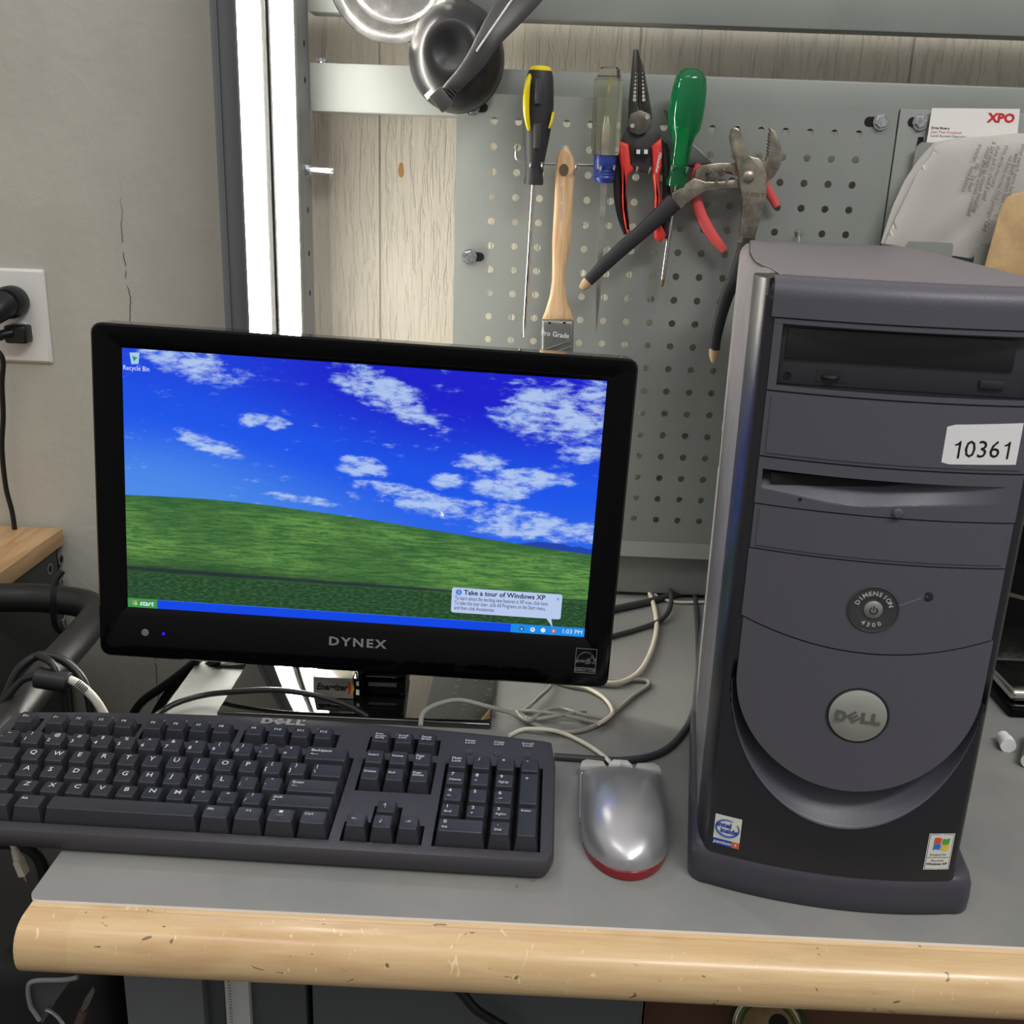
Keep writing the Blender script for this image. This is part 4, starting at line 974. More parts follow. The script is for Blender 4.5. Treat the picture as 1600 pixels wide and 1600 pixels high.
lidp = [(x, y) for x, y in lp] + [(0.150, 0.440), (0.168, 0.43)] + [(0.1745, y) for y in (0.35, 0.2, 0.1, 0.02)] + [(x, bow(x)+0.0100) for x in [0.1705-0.154*k/16 for k in range(17)]]
prism(b, [(x, y, 0.4250) for x, y in lidp], (0, 0, 0.0022), bev=0.0008, seg=2); obj('top_lid', b, M_LID, tw, smooth=40)
b = NB(); pts = [(x, y, 0.4249) for x, y in [((x-0.09)*1.008+0.09, (y-0.22)*1.004+0.22) for x, y in lidp]]; prism(b, pts, (0, 0, 0.0011)); obj('lid_gap', b, M_HOLE, tw)
b = NB()
for (z0_, z1_, y_) in ((0.272, 0.283, 0.30), (0.252, 0.266, 0.29), (0.238, 0.262, 0.27)):
    box(b, xl(y_)-0.0004, xl(y_)+0.0005, y_-0.004, y_, z0_, z1_)
obj('side_marks', b, M_HOLE, tw)
# foot
b = NB(); fo = []
def footline(inset):
    P_ = []; x0, x1 = -0.0055+inset, 0.1895-inset; yf = lambda x: bow(min(0.1795, max(-0.0005, x)))-0.0012+inset
    r = 0.014
    for k in range(6): a = PI/2*k/5; P_.append((x0+r*(1-math.sin(a)), yf(x0)+r*(1-math.cos(a)) + 0.0) if False else (x0+r*(1-math.sin(PI/2-a)) if False else x0+r*(1-math.cos(a)), yf(x0+r)+r*(1-math.sin(a))))
    for k in range(1, 20): x = x0+r+(x1-x0-2*r)*k/20; P_.append((x, yf(x)))
    for k in range(6): a = PI/2*k/5; P_.append((x1-r*(1-math.sin(a)), yf(x1-r)+r*(1-math.cos(a))))
    P_ += [(x1, 0.2), (x1-0.004, 0.43-inset), (x0+0.014, 0.43-inset), (x0+0.002, 0.2)]
    return P_
prev = None
for z, ins in ((0.0, 0.002), (0.0015, 0.0004), (0.010, 0.0), (0.021, 0.0004), (0.0265, 0.002), (0.0292, 0.0045), (0.0296, 0.009)):
    cur = [b.verts.new((x, y, z)) for x, y in footline(ins)]
    if prev:
        for k in range(len(cur)): k2 = (k+1) % len(cur); b.faces.new((prev[k], prev[k2], cur[k2], cur[k]))
    else: b.faces.new(cur[::-1])
    prev = cur
b.faces.new(prev); obj('foot', b, mat('foot_plastic', (62, 61, 70), 0.38, grain=0.2, gscale=900, var=0.04, vscale=60), tw, smooth=45)

# ------------------------------------------------------------------ mouse
ms = thing('computer_mouse', 'silver computer mouse with red translucent rim on the mat', 'mouse', (0.0845, 0.690, 0), (0, 0, math.radians(-1.5)))
def mw(y):
    if y < -0.008: return 0.0338*(max(0, 1-((-0.008-y)/0.0575)**2.35))**0.5
    return 0.0338-0.0012*((y+0.008)/0.07)**2
def mh(y):
    t = (y+0.0655)/0.1305
    return 0.010 + 0.0265*(math.sin(PI*min(1, max(0, t*0.97+0.02))**0.85))**0.72
def shell(b, ys, w_, h_, z0, ex=2.3, ns=22):
    prev = None
    for y in ys:
        W_, H_ = w_(y), h_(y); cur = []
        for k in range(ns+1):
            a = PI*k/ns; c_, s_ = math.cos(a), math.sin(a)
            cur.append(b.verts.new((-W_*math.copysign(abs(c_)**(2/ex), c_), y, z0+(H_-z0)*abs(s_)**(2/ex))))
        if prev:
            for k in range(ns): b.faces.new((prev[k], prev[k+1], cur[k+1], cur[k]))
        else: b.faces.new(cur)
        prev = cur
    b.faces.new(prev)
b = NB(); ysm = [-0.0655+0.0575*(1-math.cos(PI/2*k/14)) for k in range(1, 15)] + [-0.008+0.070*k/16 for k in range(1, 17)] + [0.0635, 0.0645]
def mh2(y): return mh(y) if y < 0.062 else mh(0.062)-(y-0.062)*2.2
shell(b, ysm, lambda y: mw(y)*0.99 if y < 0.062 else mw(y)*0.95, mh2, 0.0052, 2.6)
obj('shell', b, mat('silver_paint', (178, 178, 180), 0.30, 0.65), ms, smooth=60)
b = NB(); shell(b, [-0.0672+0.0592*(1-math.cos(PI/2*k/14)) for k in range(1, 12)], lambda y: max(0.0005, mw(y*0.978)-0.0006), lambda y: 0.0078, 0.0012, 8); obj('rim', b, mat('red_translucent', (130, 26, 32), 0.2, coat=0.5), ms, smooth=50)
b = NB(); shell(b, [0.0+0.064*k/6 for k in range(7)], lambda y: mw(y)+0.0006, lambda y: 0.009, 0.0012, 6); obj('base', b, mat('pale_grey_plastic', (190, 190, 188), 0.35), ms, smooth=50)
M_CLEAR = mat('frosted_clear', (206, 206, 200), 0.3, spec=0.6, alpha=0.85)
for s in (-1, 1):
    b = NB(); pts = [(s*0.012, 0.063), (s*0.0335, 0.060), (s*0.0325, 0.0675), (s*0.028, 0.0715), (s*0.014, 0.0700)]
    prism(b, [(x, y, 0.010) for x, y in pts], (0, 0, 0.005), bev=0.001); obj('side_wing', b, M_CLEAR, ms)
b = NB(); prism(b, [(x, y, 0.009) for x, y in ((-0.010, 0.063), (0.010, 0.063), (0.006, 0.0705), (-0.006, 0.0705))], (0, 0, 0.008), bev=0.0015); box(b, -0.0002, 0.0002, 0.060, 0.066, 0.016, 0.0195); obj('cable_boot', b, M_WHITE, ms)
b = NB(); Ml = Matrix.Translation((0.0, 0.0545, mh(0.0545)+0.0004)) @ Matrix.Rotation(math.atan2(mh(0.058)-mh(0.051), 0.007), 4, 'X')
flat(b, [Ml @ Vector((x, y, 0)) for x, y in ((-0.0065, -0.0019), (0.0065, -0.0019), (0.0065, 0.0019), (-0.0065, 0.0019))], 0)
flat(b, [Ml @ Vector((0.0036*math.cos(a), 0.0021*math.sin(a), 0.0001)) for a in [2*PI*i/16 for i in range(16)]], 1)
text(b, 'hp', 0.0042, Ml @ Matrix.Translation((0, 0.0002, 0.0002)), shear=0.35, mi=0, bold=0.01, sx=1.3)
obj('logo', b, [mat('logo_blue_grey', (90, 98, 116), 0.4), mat('logo_pale', (176, 178, 180), 0.4)], ms, recalc=False)
# ------------------------------------------------------------------ cables on the mat
def cable(name, label, pts, r, m, group=None, n=7, cat='cable'):
    b = NB(); tube(b, crom(pts, n), r, 10); o = obj(name, b, m, smooth=80); tag(o, label, cat, group); return o
def zp(l, z=0.003): return [pixz(u, v, (z if not isinstance(z, (list, tuple)) else z[i])) for i, (u, v) in enumerate(l)]
def wav(n, a=0.0034, c=0.0065):
    return [a+(c-a)*(0.5-0.5*math.cos(i*1.9)) for i in range(n)]
l = [(657, 1135), (662, 1113), (688, 1099), (720, 1094), (762, 1104), (801, 1115), (827, 1128), (853, 1139), (886, 1144), (918, 1139), (944, 1126), (967, 1107), (990, 1087), (1013, 1071), (1006, 1063), (957, 1063), (880, 1058), (820, 1045)]
cable('keyboard_cable', 'grey cable leaving the back of the keyboard and looping over the mat', zp(l, [0.024, 0.026, 0.024, 0.022, 0.016, 0.007, 0.0035, 0.0034, 0.0030, 0.0030, 0.003, 0.003, 0.003, 0.003, 0.003, 0.003, 0.003, 0.003]), 0.0022, M_GCABLE)
l = [(840, 1048), (862, 1067), (842, 1090), (820, 1109), (808, 1113), (826, 1126), (850, 1112), (876, 1107), (909, 1116), (941, 1123), (938, 1130), (892, 1120), (850, 1113), (812, 1112), (832, 1124), (880, 1117), (915, 1112)]
cable('coiled_cable', 'thin grey cable coiled in flat loops between keyboard and monitor stand', zp(l, wav(len(l), 0.003, 0.0085)), 0.0019, M_GCABLE)
l = [(860, 1060), (883, 1070), (918, 1076), (944, 1091), (957, 1110), (951, 1121), (935, 1131)]
cable('looped_cable', 'short pale cable arching out from under the monitor corner', zp(l, [0.003, 0.003, 0.004, 0.007, 0.008, 0.0095, 0.0095]), 0.0019, M_CREAM)
l = [(795, 1150), (814, 1141), (835, 1139), (862, 1141), (886, 1148), (918, 1164), (944, 1182), (961, 1198)]
cable('mouse_cable', 'cream mouse cable running up to the silver mouse', zp(l, [0.003, 0.003, 0.0075, 0.008, 0.004, 0.004, 0.005, 0.008]) + [Vector((0.0865, 0.763, 0.0125)), Vector((0.0862, 0.758, 0.013))], 0.0019, M_CREAM)
l = [(970, 878), (990, 891), (1009, 915), (1022, 948), (1026, 980), (1019, 1013), (1003, 1045), (983, 1061), (957, 1068), (900, 1062)]
cable('white_cable', 'white cable curving in a wide arc from behind the monitor', zp(l, [0.012]+[0.0045]*9), 0.0028, M_CREAM)
l = [(960, 905), (983, 884), (1022, 876), (1055, 884), (1078, 909), (1087, 941), (1091, 1006), (1091, 1071), (1081, 1120), (1055, 1159), (1022, 1180), (974, 1188), (925, 1186), (866, 1182)]
cable('video_cable', 'dark grey cable hugging the tower and passing behind the mouse', zp(l, [0.004, 0.004, 0.004]+[0.0036]*11), 0.0031, M_DCABLE)
cable('power_cable', 'thick dark cable running straight behind the monitor towards the tower', zp([(940, 957), (964, 951), (1010, 941), (1060, 928), (1094, 920), (1110, 916)], 0.0045), 0.0042, M_DCABLE)
l = [(940, 999), (961, 993), (1000, 982), (1035, 967), (1048, 944), (1045, 912), (1032, 896), (1019, 891), (1022, 901), (1035, 912), (1061, 919), (1096, 921)]
cable('doubled_cable', 'dark grey cable bent back on itself between monitor and tower', zp(l, [0.003, 0.003, 0.003, 0.006, 0.0095, 0.010, 0.006, 0.004, 0.006, 0.010, 0.010, 0.010]), 0.0028, M_DCABLE)
cable('rear_cable', 'black cable slanting down behind the others at the rear of the mat', zp([(1005, 880), (1026, 879), (1055, 899), (1080, 911), (1098, 916)], [0.01, 0.012, 0.006, 0.013, 0.015]), 0.0028, M_BCABLE)
cable('thin_white_cable', 'thin white cable joining the tower beneath the dark ones', zp([(1009, 915), (1020, 926), (1032, 935), (1061, 941), (1100, 941)], [0.009, 0.004, 0.003, 0.003, 0.003]), 0.0019, M_CREAM)
# cables at the left, under the monitor
G3 = 'black cables hanging behind the bench left end'
cable('black_cable', 'thick black cable dropping behind the left end of the bench, farther from the stand base', [pix(u, v, Y) for u, v, Y in ((190, 1150, 0.98), (211, 1111, 0.97), (227, 1092, 0.96), (255, 1073, 0.95), (282, 1053, 0.94), (312, 1028, 0.93), (340, 1000, 0.92))], 0.0046, M_BCABLE)
cable('black_cable', 'black cable dropping behind the left end of the bench, nearer the monitor stand', [pix(u, v, Y) for u, v, Y in ((236, 1130, 0.975), (248, 1106, 0.965), (266, 1080, 0.955), (293, 1057, 0.945), (326, 1040, 0.935), (360, 1018, 0.925))], 0.0045, M_BCABLE)
cable('arched_cable', 'black cable arching over the glossy stand base in front of the battery', [pixz(215, 1140, 0.0036), pixz(235, 1124, 0.0036), pixz(255, 1110, 0.004), pixz(280, 1097, 0.008)] + [pix(u, v, Y) for u, v, Y in ((320, 1086, 0.853), (365, 1081, 0.85), (420, 1078, 0.848), (461, 1081, 0.846), (502, 1089, 0.843), (544, 1103, 0.838), (575, 1120, 0.832))], 0.0027, M_BCABLE)
b = NB(); box(b, -0.022, 0.022, -0.006, 0.006, -0.004, 0.004, 0.0015, M=axis(pix(352, 1046, 0.93), (0, -1, 0)) @ Matrix.Rotation(0.15, 4, 'Z')); tag(obj('cable_plug', b, M_BLACK), 'flat black connector under the monitor at the end of the black cables', 'plug')
# ------------------------------------------------------------------ tools on the pegboard
def Z3(u, v, Y): return pix(700+0.35*u, 60+0.35*v, Y)      # enlarged-crop coordinates of the tool area
Q = 0.000245                                                # metres per crop unit at the board
def T3(l, Y): return [Z3(u, v, Y) for u, v in l]
def Zt(l): return [Z3(u, v, Y) for u, v, Y in l]
rack = thing('wire_tool_rack', 'long thin wire tool holder with paired prongs hooked on the pegboard', 'tool rack', tuple(Z3(700, 565, 1.14)))
M_WIRE = mat('galvanised_wire', (176, 176, 170), 0.3, 0.85)
b = NB(); tube(b, crom(Zt([(312, 478, 1.156), (310, 482, 1.147), (305, 500, 1.144), (304, 535, 1.142), (330, 553, 1.141), (420, 560, 1.141), (700, 567, 1.141), (1000, 573, 1.141), (1270, 580, 1.141)]), 4), 0.0013, 8); keepw(obj('cross_wire', b, M_WIRE), rack)
for u, v in ((368, 572), (420, 572), (572, 577), (682, 587), (742, 585), (845, 590), (902, 592), (1000, 586), (1068, 594), (1168, 600), (1230, 602)):
    b = NB(); p = Z3(u, v, 1.112); tube(b, crom([Vector((p.x, 1.141, p.z+0.002)), Vector((p.x, 1.128, p.z-0.002)), Vector((p.x, 1.114, p.z)), Vector((p.x, 1.111, p.z+0.004))], 4), 0.0014, 8); keepw(obj('prong', b, M_WIRE), rack)
def lathe_tool(name, label, cat, top, bot, Y, parts, bot_y=None):
    """parts: [(part name, material, [(distance from top in crop units, radius in crop units)], seg, kw)]"""
    p0 = Z3(*top, Y); p1 = Z3(*bot, bot_y or Y); d = (p1-p0).normalized(); L = (p1-p0).length
    t = thing(name, label, cat, tuple(p0))
    for nm, m, prof, seg, kw in parts:
        b = NB(); lathe(b, [(r*Q, s*Q) for s, r in prof], axis(p0, d, kw.get('roll', 0)), seg); o = keepw(obj(nm, b, m, smooth=kw.get('smooth', 40)), t)
    return t, p0, d
M_YEL = mat('yellow_plastic', (226, 204, 26), 0.35)
t, p0, d = lathe_tool('screwdriver', 'screwdriver with black rubber grip and yellow inlay, leftmost tool on the rack', 'screwdriver', (414, 120), (345, 1235), 1.118, [
    ('end_cap', M_YEL, [(0, 0), (1, 18), (5, 36), (16, 47), (22, 47.5)], 24, {}),
    ('grip', mat('rubber_grip', (44, 44, 46), 0.55, grain=0.15, gscale=600), [(16, 46), (40, 54), (90, 60), (150, 64), (210, 62), (270, 56), (330, 47), (380, 40), (430, 38), (450, 42), (465, 40), (466, 0)], 28, {}),
    ('shaft', M_CHROME, [(462, 9.5), (1060, 9.5), (1080, 7), (1118, 2.5), (1120, 0)], 14, {})], 1.132)
b = NB(); tube(b, crom(Zt([(371, 158, 1.114), (358, 190, 1.106), (350, 250, 1.104), (349, 320, 1.104), (354, 370, 1.106), (362, 410, 1.110)]), 5), [0.0012+0.0022*math.sin(PI*i/25)**0.6 for i in range(26)], 8); keepw(obj('grip_inlay', b, M_YEL), t)
b = NB(); tube(b, crom(Zt([(470, 330, 1.108), (462, 370, 1.107), (452, 400, 1.109)]), 5), 0.0014, 8); keepw(obj('grip_inlay', b, M_YEL), t)
for k in range(2):
    b = NB(); v0 = 200 if k == 0 else 400; pts = crom(Zt([(405-k*6, v0-20, 1.1005+k*0.006), (404-k*6, v0+40, 1.1005+k*0.006), (402-k*6, v0+90, 1.1025+k*0.006)]), 4); tube(b, pts, [0.0035]*len(pts), 8, flat=0.35, flatdir=(0, 1, 0)); keepw(obj('grip_pad', b, mat('rubber_pad', (60, 60, 62), 0.55)), t)
# paint brush
br = thing('paint_brush', 'wooden handled paint brush hanging between two screwdrivers', 'paint brush', tuple(Z3(525, 480, 1.128)))
def m_beech():
    m = bpy.data.materials.new('beech'); m.use_nodes = True; t = NT(m); b = t.bsdf(); v = t.coord()
    g = t.noise(t.scalev(v, (160, 160, 9)), 2, 4, 0.6); t.con(t.mix(t.ss(g, 0.35, 0.7), s2l((214, 182, 142)), s2l((190, 152, 110))), b.inputs['Base Color']); b.inputs['Roughness'].default_value = 0.45; return m
ol = [(525, 480), (545, 500), (562, 535), (568, 580), (560, 700), (552, 850), (543, 930), (528, 1020), (524, 1090), (532, 1160), (548, 1215), (562, 1262), (418, 1262), (436, 1215), (455, 1150), (465, 1080), (466, 1000), (466, 900), (472, 780), (478, 650), (482, 560), (490, 515), (508, 490)]
b = NB(); prism(b, T3(ol, 1.124), (0, 0.011, 0), bev=0.0038, seg=3); keepw(obj('handle', b, m_beech(), smooth=50), br)
b = NB(); lathe(b, [(0, 0), (0.0052, 0.0), (0.0052, 0.0004), (0, 0.0004)], axis(Z3(517, 588, 1.1240), (0, -1, 0)), 20, sx=0.95, sy=1.2); keepw(obj('hanging_hole', b, mat('hole_wood', (96, 78, 58), 0.7)), br)
b = NB(); prism(b, T3([(418, 1256), (562, 1262), (556, 1480), (416, 1474)], 1.120), (0, 0.019, 0), bev=0.004, seg=3)
for va, vb in ((1348, 1392), (1376, 1420)):
    tube(b, [Z3(430, vb, 1.1198), Z3(552, va, 1.1198)], 0.0009, 6)
M_FER = mat('tin_ferrule', (128, 130, 126), 0.35, 0.6); fer = keepw(obj('ferrule', b, M_FER), br)
b = NB()
for u in (453, 520): lathe(b, [(0.0018, 0), (0.0014, 0.001), (0, 0.0012)], axis(Z3(u, 1268, 1.1200), (0, -1, 0)), 12)
keepw(obj('rivet', b, M_CHROME), br)
b = NB(); text(b, 'Pro Grade', 0.0078, frame(Z3(478, 1322, 1.1192), (1, 0, -0.08), (0, 0, 1)), bold=0.01, sx=0.92); keepw(obj('lettering', b, M_PRINT, recalc=False), br)
b = NB(); text(b, 'jay johnson design com', 0.0062, frame(Z3(505, 740, 1.1234), (0.02, 0, -1), (1, 0, 0.02)), sx=0.95); b2 = None; b.free()
b = NB(); prism(b, T3([(420, 1474), (552, 1480), (540, 1720), (428, 1715)], 1.1215), (0, 0.016, 0), bev=0.003); keepw(obj('bristles', b, mat('bristle', (196, 170, 120), 0.7, grain=0.5, gscale=900)), br)
b = NB(); text(b, 'painter supplies', 0.0055, frame(Z3(508, 740, 1.1234), (0.03, 0, -1), (1, 0, 0.03)), sx=1.0); keepw(obj('faded_print', b, mat('faded_ink', (150, 150, 168), 0.5), recalc=False), br)
# clear handled screwdriver
M_ACE = mat('clear_amber', (250, 247, 225), 0.08, trans=1.0, ior=1.46)
t, p0, d = lathe_tool('screwdriver', 'screwdriver with clear fluted handle and blue collar', 'screwdriver', (722, 125), (667, 1212), 1.118, [
    ('handle', M_ACE, [(0, 0), (2, 34), (10, 44), (40, 50), (46, 56), (52, 60), (300, 62), (330, 62), (342, 56), (344, 0)], 10, {'smooth': 25, 'roll': 0.3}),
    ('collar', mat('blue_plastic', (36, 58, 132), 0.3), [(334, 0), (338, 44), (345, 48), (395, 47), (400, 43), (406, 47), (412, 43), (418, 47), (424, 43), (430, 46), (445, 42), (452, 36), (453, 0)], 28, {}),
    ('shaft', M_TOOLSTEEL, [(190, 3), (230, 16), (330, 18), (440, 18), (800, 15), (960, 11), (1085, 2), (1086, 0)], 4, {'roll': 0.6})], 1.134)
b = NB(); tube(b, [Z3(722, 175, 1.112), Z3(719, 240, 1.112)], 0.0011, 6); keepw(obj('core_mark', b, mat('amber_core', (196, 180, 90), 0.3)), t)
# green screwdriver
M_GRN = mat('clear_green', (30, 170, 105), 0.08, trans=0.85, ior=1.46)
t, p0, d = lathe_tool('screwdriver', 'screwdriver with rounded translucent green handle', 'screwdriver', (1092, 128), (968, 1012), 1.112, [
    ('handle', M_GRN, [(0, 0), (4, 28), (16, 48), (40, 62), (80, 70), (130, 73), (190, 72), (235, 66), (262, 52), (300, 42), (340, 40), (380, 38), (420, 40), (448, 46), (462, 44), (466, 0)], 24, {'smooth': 45}),
    ('core', mat('green_core', (20, 190, 130), 0.3), [(225, 0), (228, 15), (250, 17), (370, 18), (380, 12), (381, 0)], 12, {}),
    ('shaft', M_CHROME, [(455, 11), (800, 10), (860, 9)], 12, {}),
    ('tip', mat('worn_tip', (130, 104, 76), 0.4, 0.7), [(858, 9.2), (868, 9.5), (872, 7), (885, 8), (892, 2), (894, 0)], 10, {})], 1.134)
# wire strippers
ws = thing('wire_stripper', 'wire stripper with pointed dark jaws and red and black handles', 'pliers', tuple(Z3(855, 400, 1.128)))
M_JAW = mat('blackened_steel', (66, 64, 60), 0.35, 0.6, var=0.2, vscale=120); M_RED = mat('red_grip', (205, 52, 44), 0.4, var=0.05, vscale=80)
b = NB()
prism(b, T3([(829, 50), (840, 48), (845, 130), (848, 300), (845, 380), (806, 355), (808, 280), (816, 190), (823, 110)], 1.122), (0, 0.007, 0), bev=0.0012)
prism(b, T3([(844, 48), (852, 50), (876, 135), (893, 230), (908, 320), (912, 360), (870, 385), (850, 300), (848, 130)], 1.124), (0, 0.007, 0), bev=0.0012); keepw(obj('jaw', b, M_JAW), ws)
b = NB()
for k in range(8):
    for s in (0, 1): lathe(b, [(0.0006+0.00018*k, 0), (0.0006+0.00018*k, 0.0003), (0, 0.0003)], axis(Z3((838 if s == 0 else 868)-k*0.8*(1 if s == 0 else -1), 155+k*17, 1.1216), (0, -1, 0)), 10)
for u, v in ((889, 352), (823, 390)): lathe(b, [(0.0022, 0), (0.0022, 0.0004), (0, 0.0004)], axis(Z3(u, v, 1.1184), (0, -1, 0)), 14)
keepw(obj('stripping_holes', b, mat('bright_hole', (170, 168, 160), 0.4)), ws)
b = NB(); prism(b, T3([(815, 335), (860, 320), (905, 340), (910, 380), (885, 420), (850, 432), (815, 420), (803, 380)], 1.119), (0, 0.012, 0), bev=0.001); keepw(obj('pivot_plate', b, mat('satin_steel', (104, 100, 92), 0.35, 0.7, var=0.15, vscale=120)), ws)
b = NB(); prism(b, T3([(800, 395), (850, 430), (905, 395), (950, 435), (915, 480), (905, 600), (845, 590), (820, 570), (812, 480), (775, 455)], 1.124), (0, 0.009, 0), bev=0.001); keepw(obj('inner_body', b, mat('dark_body', (52, 52, 52), 0.45)), ws)
b = NB(); prism(b, T3([(835, 488), (898, 492), (896, 526), (834, 522)], 1.117), (0, 0.006, 0), bev=0.0008); keepw(obj('lock', b, M_BLACK), ws)
b = NB()
for u0 in (842, 876): prism(b, T3([(u0, 496), (u0+16, 497), (u0+15, 516), (u0-1, 515)], 1.1168), (0, 0.0003, 0))
keepw(obj('lock_mark', b, M_PRINT), ws)
def handle(nm, par, path, rr_, Y, m, flatf=0.7, seg=12):
    b = NB(); pts = crom(T3(path, Y), 5); r = crom1([x*Q for x in rr_], 5); tube(b, pts, r, seg, flat=flatf, flatdir=(0, 1, 0)); return keepw(obj(nm, b, m, smooth=60), par)
handle('grip_backing', ws, [(772, 470), (762, 540), (757, 620), (760, 720), (772, 800), (792, 875)], [16, 20, 19, 17, 14, 8], 1.130, M_RUBBER)
handle('grip_backing', ws, [(962, 470), (972, 560), (976, 680), (974, 780), (972, 860), (962, 890)], [14, 16, 17, 18, 19, 12], 1.130, M_RUBBER)
b = NB(); prism(b, T3([(765, 458), (808, 470), (816, 560), (832, 582), (806, 612), (795, 690), (797, 760), (814, 868), (800, 866), (786, 800), (779, 720), (780, 640), (772, 575), (766, 540)], 1.118), (0, 0.013, 0), bev=0.003, seg=2); keepw(obj('grip', b, M_RED, smooth=50), ws)
b = NB(); prism(b, T3([(908, 482), (954, 440), (958, 500), (955, 570), (942, 620), (950, 720), (948, 820), (976, 880), (950, 912), (925, 895), (919, 800), (926, 700), (914, 610), (916, 560)], 1.118), (0, 0.013, 0), bev=0.003, seg=2); keepw(obj('grip', b, M_RED, smooth=50), ws)
b = NB(); text(b, 'Milwaukee', 0.0046, frame(Z3(940, 553, 1.1176), (-0.12, 0, -1), (1, 0, -0.1)), shear=0.3, bold=0.02); keepw(obj('lettering', b, M_PRINT, recalc=False), ws)
# red handled pliers half hidden
rp = thing('pliers', 'pliers with slim red handles half hidden behind the green screwdriver', 'pliers', tuple(Z3(1120, 560, 1.139)))
b = NB(); prism(b, T3([(966, 318), (975, 318), (1010, 375), (1060, 440), (1130, 500), (1180, 555), (1120, 575), (1060, 560), (1000, 520), (945, 450), (948, 430), (1000, 470), (1050, 500), (990, 390)], 1.136), (0, 0.008, 0), bev=0.0012); keepw(obj('head', b, mat('grey_steel', (110, 114, 112), 0.35, 0.8, var=0.1)), rp)
M_RED2 = mat('coral_grip', (216, 84, 84), 0.42)
handle('grip', rp, [(1118, 560), (1100, 640), (1108, 720), (1135, 800), (1180, 880), (1235, 945)], [14, 20, 24, 24, 23, 16], 1.132, M_RED2)
handle('grip', rp, [(1180, 580), (1300, 600), (1400, 640), (1435, 690), (1468, 750)], [12, 14, 18, 20, 17], 1.140, M_RED2)
# channel lock pliers
cl = thing('tongue_and_groove_pliers', 'large worn steel pliers with toothed jaws and black grips at the right of the rack', 'pliers', tuple(Z3(1342, 618, 1.112)))
def teeth(a, c, n, amp):
    out = []
    for i in range(n):
        u = a[0]+(c[0]-a[0])*i/n; v = a[1]+(c[1]-a[1])*i/n; out.append((u, v)); u2 = a[0]+(c[0]-a[0])*(i+.5)/n; v2 = a[1]+(c[1]-a[1])*(i+.5)/n; out.append((u2+amp, v2))
    return out
fj = [(1285, 396)] + teeth((1300, 408), (1350, 535), 9, 8) + [(1385, 533), (1408, 555), (1424, 605), (1424, 690), (1408, 760), (1385, 840), (1365, 915), (1295, 915), (1308, 830), (1317, 730), (1302, 640), (1292, 570), (1270, 500), (1258, 440), (1268, 405)]
M_OLD = mat('worn_steel', (142, 136, 122), 0.30, 0.85, var=0.3, vscale=70)
b = NB(); prism(b, T3(fj, 1.108), (0, 0.0075, 0), bev=0.0011); keepw(obj('fixed_jaw', b, M_OLD), cl)
mj = [(1436, 398), (1462, 415), (1484, 465), (1493, 520), (1486, 570), (1455, 625), (1425, 640), (1300, 668), (1200, 672), (1150, 682), (1085, 722), (1020, 780), (1000, 720), (1005, 690), (1060, 650), (1100, 625), (1105, 590), (1130, 568), (1200, 558), (1300, 556), (1400, 556), (1470, 590), (1480, 572), (1418, 548)] 
b = NB()
prism(b, T3([(1436, 398), (1462, 415), (1484, 465), (1493, 520), (1486, 565), (1455, 620), (1425, 640), (1400, 640), (1400, 556), (1420, 545)] + teeth((1422, 530), (1432, 410), 8, 8), 1.117), (0, 0.0075, 0), bev=0.001)
prism(b, T3([(1410, 552), (1300, 555), (1200, 556), (1135, 566), (1106, 588), (1100, 625), (1150, 640), (1150, 600), (1290, 596), (1410, 600)], 1.117), (0, 0.0075, 0), bev=0.001)
prism(b, T3([(1410, 628), (1290, 630), (1215, 640), (1150, 640), (1100, 622), (1060, 650), (1000, 690), (998, 730), (1018, 782), (1085, 722), (1150, 682), (1300, 668), (1410, 660)], 1.1172), (0, 0.0073, 0), bev=0.001)
for k in range(3):
    u = 1175+k*45; prism(b, T3([(u, 592), (u+14, 592), (u+26, 612), (u+12, 612)], 1.1168), (0, 0.004, 0)); prism(b, T3([(u+20, 632), (u+34, 632), (u+24, 655), (u+10, 655)], 1.1168), (0, 0.004, 0))
keepw(obj('moving_jaw', b, M_OLD), cl)
b = NB(); lathe(b, [(0.0060, 0), (0.0060, 0.0018), (0.0045, 0.0030), (0, 0.0034)], axis(Z3(1342, 618, 1.1080), (0, -1, 0)), 24); keepw(obj('pivot_bolt', b, M_OLD), cl)
b = NB(); text(b, 'HUSKY', 0.0060, frame(Z3(1362, 698, 1.1076), (1, 0, -0.05), (0, 0, 1)), shear=0.2, bold=0.02, sx=1.3); keepw(obj('lettering', b, mat('etched', (96, 88, 76), 0.5), recalc=False), cl)
M_TAN = mat('bare_tip', (176, 150, 116), 0.5)
handle('grip', cl, [(1012, 728), (940, 795), (860, 868), (770, 945), (690, 1020), (625, 1085)], [40, 36, 32, 31, 28, 24], 1.110, M_RUBBER, 0.55)
handle('grip_tip', cl, [(632, 1078), (612, 1100), (594, 1118)], [23.5, 22, 12], 1.110, M_TAN, 0.55)
handle('grip', cl, [(1335, 890), (1320, 960), (1285, 1060), (1245, 1150), (1215, 1250), (1195, 1340), (1190, 1392)], [36, 34, 31, 29, 27, 25, 24], 1.112, M_RUBBER, 0.55)
handle('grip_tip', cl, [(1190, 1386), (1188, 1415), (1187, 1446)], [24, 22, 11], 1.112, M_TAN, 0.55)
# loose wire hook right of the pliers
hk = NB(); tube(hk, crom([pix(1249, 362, 1.156), pix(1249, 364, 1.145), pix(1248, 368, 1.135), pix(1248, 380, 1.128), pix(1248, 386, 1.116)], 4), 0.0014, 8); lathe(hk, [(0.0042, 0), (0.0042, 0.001), (0, 0.001)], axis(pix(1249, 362, 1.1536), (0, -1, 0)), 16)
tag(obj('pegboard_hook', hk, M_WIRE), 'single small wire hook in the pegboard just above the tower', 'hook')

